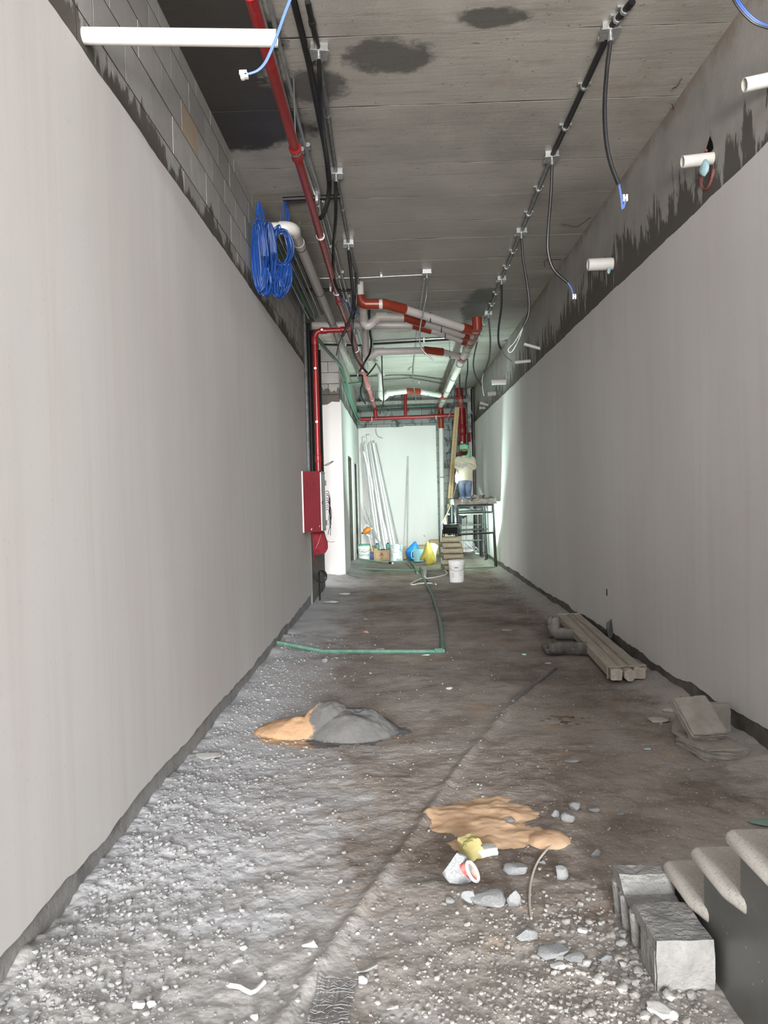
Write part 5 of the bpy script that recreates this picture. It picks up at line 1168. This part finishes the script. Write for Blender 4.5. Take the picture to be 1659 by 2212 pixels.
# mixer / trimmer tool leaning in the corner
t = thing('power_tool', 'orange power tool on a thin shaft leaning in the far left corner', 'power tool', aY(806,1195,19.2)); Yt = 19.2
obj('shaft', MB().tube([aY(806,1198,Yt), aY(796,1156,Yt+.1)], .012, 8), 'conn', t)
obj('motor_housing', MB().tube([aY(785,1152,Yt+.1), aY(790,1147,Yt+.1), aY(797,1143,Yt+.1), aY(800,1139,Yt+.1)], [.03,.07,.065,.03], 12), 'orange', t)
obj('guard', MB().tube([aY(x, y, Yt+.1) for x, y in ((787,1145),(788,1137),(793,1134),(797,1139))], .014, 8, sm=4), 'conn', t)
obj('grip', MB().tube([aY(797,1143,Yt+.1), aY(805,1141,Yt+.1)], .022, 8), 'conn', t); obj('nozzle', MB().tube([aY(787,1151,Yt+.1), aY(781,1152,Yt+.1)], .02, 8), 'black', t)
obj('cord_reel', MB().tube([aY(792,1155,Yt+.1), aY(799,1158,Yt+.1)], .028, 8), 'conn', t)
# steel studs leaning in the corner
def channel(a, b, wd, ht, up):
    a = np.array(a); b = np.array(b); d = (b-a)/np.linalg.norm(b-a); u = np.array(up, float); sd = np.cross(d, u); sd /= np.linalg.norm(sd); u = np.cross(sd, d); th = .004; W, H = wd/2, ht
    pr = [(-W,-0),(W,0),(W,-H),(W-th,-H),(W-th,-th),(-W+th,-th),(-W+th,-H),(-W,-H)]
    return MB().extr(pr, a, b, sd, u)
tops = [(783,962),(787,960),(790,956),(793,960),(796,962),(799,958),(803,958),(806,957),(809,956),(811,957),(787,1000),(785,975)]
bots = [(812,1191),(818,1191),(824,1191),(829,1191),(834,1191),(839,1191),(844,1191),(850,1191),(856,1191),(864,1191),(814,1191),(847,1191)]
for i, (a, b) in enumerate(zip(tops, bots)):
    yb = 20.05+.04*(i % 4)+.02*i/12; yt = 20.62-.03*(i % 4); p1 = aY(*a, yt); p0 = aY(*b, yb); p0[2] = flz(p0[0], p0[1])+.01
    obj('steel_stud', channel(p0, p1, .036, .024, (0,-1,.1) if i % 3 else (-.8,-.6,0)), 'stud', label='long galvanised steel stud in the bunch leaning in the far corner', cat='stud', group='steel studs leaning in the far corner', soft=False)
for (a, b, lab) in (((788,1091),(829,1188),'thin short steel stud leaning low across the bunch of long studs'), ((787,1113),(834,1189),'wide short steel stud leaning low across the bunch of long studs')):
    p1 = aY(*a, 20.4); p0 = aY(*b, 19.75); p0[2] = .03; obj('steel_stud', channel(p0, p1, .06 if 'wide' in lab else .04, .03, (0,-1,.1)), 'stud', label=lab, cat='stud', soft=False)
for (x0, x1, yt) in ((783,792,945),(792,801,940)):
    a = aY(x0, yt, 20.7); b = aY(x1, 975, 20.7); obj('plaster_offcut', MB().box((a[0],20.70,b[2]-2.3),(b[0],20.715,a[2])), 'plaster', label='pale board standing behind the steel studs, %s one' % ('shorter' if yt == 945 else 'taller'), cat='board', soft=False)
p0 = aY(880,1190,20.1); p0[2] = .0; obj('steel_stud', channel(p0, aY(880,986,20.74), .05,.03,(-1,-.3,0)), 'stud', label='single slim steel stud leaning alone against the end wall', cat='stud', soft=False)
hang('thin wire hook hanging from the plaster edge above the studs', [(812,926,20.7),(813,936,20.7),(818,944,20.7),(827,946,20.7)], .006, 'galvd', 5, name='wire', cat='wire')
sc_ = aY(917,1157,20.775); obj('gouge', MB().add([(sc_[0]+a,20.781,sc_[2]+b) for a, b in ((-.02,.02),(.0,.0),(.02,-.03),(.01,-.03),(-.02,.0))], [(0,1,2,3,4)]), 'dark', we)
# mortar sacks, floodlight, bulbs
SB = (1.065,15.65); zz = flz(*SB)
for k in range(6):
    ox = (.0,.01,-.015,.02,-.03,.0)[k]; c = (SB[0]+ox, SB[1]+.01*k, zz+.110*k); pw = .40
    t = thing('mortar_sack', 'dusty brown mortar sack, %s from the floor in the stack under the floodlight' % ORD[k], 'sack', c, 'stacked mortar sacks')
    mb = MB(); u = np.linspace(-1, 1, 9); sx_, sy_, sz_ = .40,.55,.118; rz = .10*(-1)**k
    for axx in range(3):
        for sg in (-1, 1):
            A, B = np.meshgrid(u, u); q = [None]*3; q[axx] = np.full_like(A, sg); q[(axx+1) % 3] = A*sg; q[(axx+2) % 3] = B; P = np.stack(q, -1)
            P = P*.86+.16*P/np.linalg.norm(P, axis=-1, keepdims=True); e = np.maximum(np.abs(P[...,0]), np.abs(P[...,1])); Z = P[...,2]*(1-.35*np.clip((e-.7)/.3, 0, 1)**2)
            X = P[...,0]*sx_/2*(1+.03*fbm(P[...,1]*3+k, Z*2, 2, k)); Y = P[...,1]*sy_/2
            mb.grid(c[0]+X*math.cos(rz)-Y*math.sin(rz), c[1]+X*math.sin(rz)+Y*math.cos(rz), c[2]+(Z+1)*sz_/2*(1+.06*fbm(X*9+k, Y*9, 2, k+5)))
    obj('sack_body', mb, 'sack', t)
    obj('stitched_seam', MB().tube([(c[0]-.17,c[1]-.277,c[2]+.058),(c[0],c[1]-.283,c[2]+.062),(c[0]+.17,c[1]-.277,c[2]+.058)], .007, 5), 'tape', t)
zt = zz+.11*6+.004; LP = np.array([1.055,15.58,zt]); t = thing('floodlight', 'black portable floodlight on a wire stand on top of the mortar sacks', 'lamp', LP)
def tilted(pts, a=.45): 
    c_, s_ = math.cos(a), math.sin(a); return [(LP[0]+x, LP[1]+y*c_-z*s_, LP[2]+.14+y*s_+z*c_) for x, y, z in pts]
hb_ = MB(); W0, W1, H0, H1 = .165,.115,.10,.07
fv = tilted([(-W0,.05,-H0),(W0,.05,-H0),(W0,.05,H0),(-W0,.05,H0),(-W0,.02,-H0),(W0,.02,-H0),(W0,.02,H0),(-W0,.02,H0),(-W1,-.05,-H1),(W1,-.05,-H1),(W1,-.05,H1),(-W1,-.05,H1)])
hb_.add(fv, [(0,1,5,4),(1,2,6,5),(2,3,7,6),(3,0,4,7),(4,5,9,8),(5,6,10,9),(6,7,11,10),(7,4,8,11),(8,9,10,11)]); obj('housing', hb_, 'blackmetal', t, soft=False)
obj('glass', MB().add(tilted([(-W0+.012,.048,-H0+.012),(W0-.012,.048,-H0+.012),(W0-.012,.048,H0-.012),(-W0+.012,.048,H0-.012)]), [(3,2,1,0)]), 'glass', t, soft=False)
obj('carry_bar', MB().tube(tilted([(-W0,.03,H0-.01),(-W0,.03,H0+.03),(W0,.03,H0+.03),(W0,.03,H0-.01)]), .009, 6), 'blackmetal', t)
for s in (-1, 1): obj('stand_leg', MB().tube([(LP[0]+s*.17,LP[1]+.03,LP[2]+.14),(LP[0]+s*.19,LP[1]-.14,LP[2]+.012),(LP[0]+s*.13,LP[1]+.14,LP[2]+.012),(LP[0]+s*.17,LP[1]+.03,LP[2]+.13)], .010, 6), 'blackmetal', t)
lm = bpy.data.lights.new('floodlight_beam', 'AREA'); lm.shape = 'RECTANGLE'; lm.size = .30; lm.size_y = .17; lm.energy = 370; lm.color = (.72,1.0,.88)
lo = bpy.data.objects.new('floodlight_beam', lm); COL.objects.link(lo); lo.parent = t; lo.location = (0,.075,.165); lo.rotation_euler = Vector((.10,math.cos(1.05),math.sin(1.05))).to_track_quat('-Z','Y').to_euler()
def bulb(label, px, wpx, hpx, Y):
    c = aY(px[0], px[1], Y); r = wpx/2*Y/F; h = hpx*Y/F; t = thing('light_bulb', label, 'lamp', c)
    obj('bulb', MB().lathe([(0,c[2]),(r*.7,c[2]+.01),(r,c[2]+.05),(r,c[2]+h*.7),(r*.55,c[2]+h*.92),(r*.4,c[2]+h)], (c[0],c[1],0), 16), 'bulb', t)
    obj('socket', MB().lathe([(r*.45,c[2]+h),(r*.5,c[2]+h+.02),(r*.5,c[2]+h+.06),(0,c[2]+h+.065)], (c[0],c[1],0), 12), 'conn', t)
    return c
c1 = bulb('glowing white tube lamp hanging at the worker side by the new timbers', (987,1043), 6.5, 22, 18.2)
c2 = bulb('glowing white bulb just above the black floodlight', (962,1137), 6, 11, 15.62)
pipe('lamp_cord', 'white cord strung from the hanging tube lamp down to the bulb', 'cable', [c1+(.0,0,.0), lerp(c1,c2,.5)+(-.01,0,-.02), c2+(-.07,0,.05)], .006, 'conn', sm=5)
pipe('lamp_cord', 'pale cord holding the hanging tube lamp up beside the worker', 'cable', [c1+(0,0,.30), aY(987,1000,18.25), aY(983,985,18.3), aY(990,905,20.2)], .004, 'conn', sm=5)
# leaning new timbers
for k in range(2):
    a = aY(960+6*k, 1204, 19.3); a[2] = 0; b = aY(985+5*k, 880, 20.2-.03*k); obj('new_timber', MB().beam(a, b, .058,.05, up=(0,-1,.2), bev=.004), 'newwood', label='new pale timber leaning before the red riser, %s' % ('further from the riser' if k == 0 else 'close to the riser'), cat='timber', group='leaning new timbers', soft=False)
# ---------------- scaffold
PL, PR = (1.185,15.62), (1.925,15.86)
t = thing('scaffold', 'black tubular scaffold trestle with a mortar-crusted deck', 'scaffold', (1.55,15.7,0))
def frame(a, b, top=1.30):
    za, zb = flz(*a), flz(*b); a0 = np.array([a[0]-.03,a[1],za]); a1 = np.array([a[0]-.01,a[1],top]); b0 = np.array([b[0]+.025,b[1],zb]); b1 = np.array([b[0]-.015,b[1],top+.12])
    p1 = obj('post', MB().tube([a0, a1], .040, 12), 'scaf', t); p2 = obj('post', MB().tube([b0, b1], .029, 12), 'scaf', t)
    for p, q in ((p1, a0), (p2, b0)): obj('foot_plate', MB().box(q-(.05,.05,.01), q+(.05,.05,.008)), 'scaf', p, soft=False)
    for z in (1.12,.70): obj('rung', MB().tube([lerp(a0,a1,z/top), lerp(b0,b1,z/(top+.12))], .021, 10), 'scaf', t)
    obj('top_bar', MB().tube([a1-(0,0,.03), b1-(0,0,.15)], .022, 10), 'scaf', t)
frame(PL, PR); frame((1.21,17.45),(1.93,17.55), 1.28)
X, Y = np.meshgrid(np.linspace(1.11,1.955,40), np.linspace(15.50,17.65,70)); Zd = 1.40+.035*fbm(X*14, Y*14, 4, 3)+.03*np.abs(fbm(X*30, Y*30, 2, 8))
mb = MB().grid(X, Y, Zd); mb.grid(X[:,::-1], Y[:,::-1], np.full_like(X, 1.295))
for sl in ((0, slice(None)), (-1, slice(None)), (slice(None), 0), (slice(None), -1)):
    xx, yy, zz_ = X[sl], Y[sl], Zd[sl]; nn_ = len(xx); r2 = 1.295+.012*fbm(xx*12, yy*12, 3, 4); jit = .012*fbm(xx*30, yy*30, 2, 6); mb.grid(np.vstack([xx,xx+jit,xx]), np.vstack([yy,yy-.012+jit,yy]), np.vstack([r2,(r2+zz_)/2,zz_]))
obj('deck', mb, 'crust', t)
for k in range(26):
    q = (random.uniform(1.22,1.92), random.uniform(15.48,15.60), 1.36+random.uniform(-.03,.05)); a, f = CH[k % 8]; s = random.uniform(.04,.09); obj('mortar_lump', MB().add(a*s+np.array(q), f), 'crust' if k % 3 else 'darkstone', t)
t = thing('standing_board', 'plank on low trestles on which the worker stands behind the scaffold', 'plank', (1.6,18.45,0))
obj('plank', MB().box((1.15,18.25,1.02),(1.97,18.7,1.06)), 'timber', t, soft=False)
for x in (1.2,1.93):
    for y in (18.3,18.65): obj('leg', MB().tube([(x,y,0),(x,y,1.02)], .02, 8), 'scaf', t)
    obj('brace', MB().tube([(x,18.3,.5),(x,18.65,.5)], .014, 8), 'scaf', t)
for z in (.42,.78): obj('rail', MB().tube([(1.2,18.3,z),(1.93,18.3,z)], .016, 8), 'galvd', t)
rag('cloth_sack', 'rumpled white sack lying on the worker plank under the scaffold deck', 'sack', aY(1000,1104,17.95)+(.02,0,-.02), .28,.14,.085, 'whitebag', 6)
q = aY(1034,1108,17.9); obj('wooden_float', MB().box((q[0]-.14,17.86,1.065),(q[0]+.14,17.96,1.10)).box((q[0]-.05,17.88,1.10),(q[0]+.05,17.91,1.14)), 'timber', label='wooden plastering float lying beside the white sack', cat='float', soft=False)
q = aY(1030,1101,17.9); obj('trowel', MB().beam((q[0]-.10,17.9,1.15),(q[0]+.12,17.9,1.17), .09,.008).tube([(q[0]-.02,17.9,1.17),(q[0]+.02,17.9,1.20),(q[0]+.12,17.9,1.20)], .012, 6), 'galvd', label='steel trowel resting on the wooden float', cat='trowel')
# scraps under and behind the scaffold
for k in range(22):
    c = aZ(1036+random.uniform(-16,22), 1196+random.uniform(-3,4)); a = random.uniform(0, 6.28); L = random.uniform(.12,.3); z = .02+.02*random.random(); e = np.array([math.cos(a)*L, math.sin(a)*L, random.uniform(0,.28)*(1 if k % 3 == 0 else .2)])
    obj('metal_offcut', channel(np.array([c[0],c[1],z]), np.array([c[0],c[1],z])+e, .05,.02,(.1,.2,1)), 'stud', label='bent steel stud offcut in the scrap heap by the right wall end', cat='offcut', group='scrap heap by the right wall end', soft=False)
for k, (xa, xb, yt) in enumerate(((1000,1004,1120),(1005,1009,1118),(1011,1014,1112),(996,999,1150))):
    p1 = aY(xa, yt, 20.72); p0 = aY(xb-6, 1196, 20.4); p0[2] = 0; obj('board_strip', MB().beam(p0, p1, .055,.012, up=(0,-1,.2)), 'bucket', label='narrow pale strip leaning on the blockwork below the worker', cat='strip', group='pale strips behind the scaffold', soft=False)
for k, (xa, xb, yt) in enumerate(((1019,1016,955),(1023,1020,950))):
    p1 = aY(xa-1, yt, 20.5-.05*k); p0 = aY(xb-3, 1192, 20.3); p0[2] = 0; obj('plaster_strip', MB().beam(p0, p1, .10,.014, up=(-.4,-1,0)), 'plaster', label='tall plasterboard strip leaning behind the worker, %s one' % ('slightly lower' if k == 0 else 'slightly taller'), cat='strip', soft=False)
q = aY(986,1214,15.95); obj('sealant_tube', MB().lathe([(0,0),(.026,0),(.026,.20),(.02,.22),(.022,.32),(.008,.34),(0,.345)], (q[0],15.95,flz(q[0],15.95)), 14), 'conn', label='white plastic bottle standing at the scaffold post behind the bucket', cat='bottle')
wc_ = [aX(x, y, 2.0) for x, y in ((1046,1158),(1041,1170),(1040,1182),(1045,1194),(1052,1202))]
obj('cable', MB().tube(wc_, .010, 6, sm=5), 'conn', label='white cable curling down the plaster behind the scaffold', cat='cable')

# ================================================================== the worker
def loft(secs, seg=16, cap=True):
    """secs: (centre, rx, ry) ellipses stacked; axis frames kept level"""
    mb = MB(); vs = []
    for c, rx, ry in secs:
        for k in range(seg): a = 2*math.pi*k/seg; vs.append((c[0]+rx*math.cos(a), c[1]+ry*math.sin(a), c[2]))
    n = len(secs); fs = [(i*seg+k, i*seg+(k+1) % seg, (i+1)*seg+(k+1) % seg, (i+1)*seg+k) for i in range(n-1) for k in range(seg)]
    if cap: fs += [tuple(range(seg-1,-1,-1)), tuple(range((n-1)*seg, n*seg))]
    return mb.add(vs, fs)
WY = 18.45
def W(x, y, d=0.0): return aY(x, y, WY)+np.array([0,d,0])
hip = W(1004,1036); FZ = 1.065
J = dict(pel=hip+(0,0,.0), sp1=W(1005,1020), chest=W(1006,1001), neck=W(1005,988), head0=W(1003,982), head=W(1002.5,972,-.02), crown=W(1003,963),
    lsh=W(990,993), lel=W(986,1008,-.10), lwr=W(990,1006,-.22), rsh=W(1020,993), rel=W(1023,1010,-.08), rwr=W(1008,1004,-.22),
    lhp=hip+(-.085,0,-.05), lkn=np.array([hip[0]-.07,WY-.03,FZ+.46]), lan=np.array([hip[0]-.02,WY+.02,FZ+.09]), lto=np.array([hip[0]-.05,WY-.12,FZ+.03]),
    rhp=hip+(.085,0,-.05), rkn=np.array([hip[0]+.065,WY-.05,FZ+.46]), ran=np.array([hip[0]+.05,WY+.0,FZ+.09]), rto=np.array([hip[0]+.08,WY-.15,FZ+.03]))
names = list(J); E_ = [('pel','sp1'),('sp1','chest'),('chest','neck'),('neck','head0'),('head0','head'),('head','crown'),('chest','lsh'),('lsh','lel'),('lel','lwr'),('chest','rsh'),('rsh','rel'),('rel','rwr'),
    ('pel','lhp'),('lhp','lkn'),('lkn','lan'),('lan','lto'),('pel','rhp'),('rhp','rkn'),('rkn','ran'),('ran','rto')]
RAD = dict(pel=.115, sp1=.105, chest=.12, neck=.048, head0=.055, head=.088, crown=.06, lsh=.055, lel=.040, lwr=.027, rsh=.055, rel=.040, rwr=.027, lhp=.078, lkn=.052, lan=.036, lto=.030, rhp=.078, rkn=.052, ran=.036, rto=.030)
org = Vector((hip[0], WY, FZ)); me = bpy.data.meshes.new('person'); extra = []; ex_e = []; ex_r = []
base = len(names)
def finger(wr, pts, r):
    i0 = names.index(wr); prev = i0
    for p in pts: extra.append(np.array(p)); ex_r.append(r); ex_e.append((prev, base+len(extra)-1)); prev = base+len(extra)-1
for wr, sg in (('lwr',1),('rwr',-1)):
    w0 = J[wr]; palm = w0+np.array([-.045*(1 if wr == 'rwr' else -.5),-.03,.0]); finger(wr, [palm], .020); pi = base+len(extra)-1
    for f in range(4):
        o_ = np.array([-.03*(1 if wr == 'rwr' else -.6),-.025,.022-.015*f]); prev = pi
        for q, L in ((1,.9),(1.9,.7)): extra.append(palm+o_*q+np.array([0,0,-.012*q])); ex_r.append(.0085); ex_e.append((prev, base+len(extra)-1)); prev = base+len(extra)-1
    prev = pi
    for q in (1, 2): extra.append(palm+np.array([.0,-.02*q,.026*q])); ex_r.append(.009); ex_e.append((prev, base+len(extra)-1)); prev = base+len(extra)-1
vv = [J[n_] for n_ in names]+extra
me.from_pydata([tuple(np.array(p)-np.array(org)) for p in vv], [(names.index(a), names.index(b)) for a, b in E_]+ex_e, []); me.materials.append(M('skin'))
person = bpy.data.objects.new('person', me); COL.objects.link(person); person.location = org
sk = person.modifiers.new('skin', 'SKIN'); sk.use_smooth_shade = True; sb = person.modifiers.new('sub', 'SUBSURF'); sb.levels = 2; sb.render_levels = 2
rads = [RAD[n_] for n_ in names]+ex_r
for i, v in enumerate(me.skin_vertices[0].data): v.radius = (rads[i]*.92, rads[i]*.92); v.use_root = (i == 0)
props(person, 'bearded worker in a green headscarf, cream shirt and jeans looking at his gloved hands', 'person')
# face: nose, brow, ears, eyes
hc = J['head']; f_ = np.array([-.35,-.94,-.12]); f_ /= np.linalg.norm(f_); sd = np.cross(f_, (0,0,1)); sd /= np.linalg.norm(sd); upv = np.cross(sd, f_)
fc = MB().tube([hc+f_*.085+upv*.02, hc+f_*.104-upv*.012, hc+f_*.092-upv*.022], [.009,.015,.010], 8)
for s in (-1, 1): fc.tube([hc+sd*s*.088+f_*.0+upv*.02, hc+sd*s*.094-upv*.022], [.016,.012], 8)
obj('facial_features', fc, 'skin', person)
ey = MB()
for s in (-1, 1): ey.lathe([(0,-.008),(.010,0),(0,.008)], tuple(hc+f_*.083+sd*s*.032+upv*.012), 8)
obj('eyes', ey, 'beard', person); obj('mouth', MB().tube([hc+f_*.086-sd*.022-upv*.048, hc+f_*.091-upv*.046, hc+f_*.086+sd*.022-upv*.048], .006, 6), 'redrag', person)
# beard
bd = loft([(hc+f_*.030-upv*.125+(0,0,0), .028,.030),(hc+f_*.040-upv*.095,.062,.055),(hc+f_*.030-upv*.060,.080,.070),(hc+f_*.010-upv*.035,.086,.072)], 16); obj('beard', bd, 'beard', person)
# headscarf: wrap and neck folds
wrap = [(hc+(.0,.015,.012),.100,.108),(hc+(0,.012,.035),.112,.120),(hc+(.004,.010,.07),.114,.122),(hc+(.0,.012,.105),.104,.110),(hc+(.0,.015,.128),.075,.08),(hc+(0,.018,.136),.02,.02)]
mb = loft(wrap, 20); mb.v = [(x+.006*math.sin(z*130+x*40), y, z+.008*math.sin(x*60)) for x, y, z in mb.v]; obj('headscarf', mb, 'scarf', person, label='pale green headscarf')
obj('scarf_drape', MB().tube([hc+sd*-.02+np.array([.085,.0,.03]), hc+np.array([.105,.01,-.03]), hc+np.array([.11,.0,-.09]), hc+np.array([.075,-.05,-.15]), hc+np.array([.01,-.085,-.185])], [.030,.035,.045,.045,.02], 10, sm=4).tube([hc+np.array([.10,.02,.05]), hc+np.array([.13,.03,.07])], [.012,.004], 6), 'scarf', person)
# shirt
cs = J['chest']; sp_ = J['sp1']; nk = J['neck']
sh = loft([(hip+(.005,0,-.035),.192,.135),(hip+(.004,0,.03),.195,.138),(sp_,.188,.135),(lerp(sp_,cs,.6),.198,.140),(cs+(0,0,.02),.215,.140),(cs+(0,0,.10),.195,.120),(nk+(0,0,.0),.105,.085),(nk+(0,-.01,.04),.075,.07)], 24)
sh.v = [(x+.008*math.sin(z*38+x*9), y+.010*math.sin(x*26+z*21), z+(.02*math.sin(x*9) if z < hip[2] else 0)) for x, y, z in sh.v]; obj('shirt', sh, 'shirt', person)
for nm, a, b, c_ in (('l','lsh','lel','lwr'),('r','rsh','rel','rwr')):
    A, B, C_ = J[a], J[b], J[c_]; mb = MB().tube([lerp(cs+(0,0,.06),A,.55), A, lerp(A,B,.5), B, lerp(B,C_,.5), lerp(B,C_,.88)], [.085,.082,.070,.062,.054,.050], 14, sm=4); obj('sleeve', mb, 'shirt', person)
    gl = MB().tube([lerp(B,C_,.8), C_, C_+(C_-B)/np.linalg.norm(C_-B)*.03], [.036,.034,.036], 12, sm=3); w0 = C_; sgx = 1 if nm == 'r' else -.5
    palm = w0+np.array([-.045*sgx,-.03,0]); gl.tube([w0, palm], [.034,.036], 12)
    for f in range(4):
        o_ = np.array([-.03*(1 if nm == 'r' else -.6),-.025,.022-.015*f]); gl.tube([palm, palm+o_+(0,0,-.012), palm+o_*1.9+(0,0,-.0228), palm+o_*2.2+(0,0,-.03)], [.014,.013,.012,.007], 8)
    gl.tube([palm, palm+(0,-.02,.026), palm+(0,-.04,.052)], [.014,.013,.009], 8); obj('glove', gl, 'glove', person, label='light grey work glove')
# jeans
jp = MB()
for h_, k_, a_ in (('lhp','lkn','lan'),('rhp','rkn','ran')):
    jp.tube([hip+(0,0,.02)+(J[h_]-hip)*(.55,1,.2), J[h_]+(0,0,-.02), lerp(J[h_],J[k_],.5), J[k_], lerp(J[k_],J[a_],.5), J[a_]+(0,0,.0), J[a_]+(0,-.0,-.05)], [.088,.090,.080,.066,.060,.055,.058], 16, sm=4)
jp2 = loft([(hip+(0,0,-.10),.10,.085),(hip+(0,0,-.06),.160,.115),(hip+(0,0,.03),.165,.118)], 20); jp.add(jp2.v, jp2.f); obj('jeans', jp, 'jeans', person)
for a_, t_ in (('lan','lto'),('ran','rto')): obj('shoe', MB().tube([J[a_]+(0,.05,-.045), J[a_]+(0,.0,-.045), lerp(J[a_],J[t_],.6)+(0,0,-.02), J[t_]+(0,-.02,.005)], [.036,.046,.044,.028], 12, sm=3), 'shoe', person)
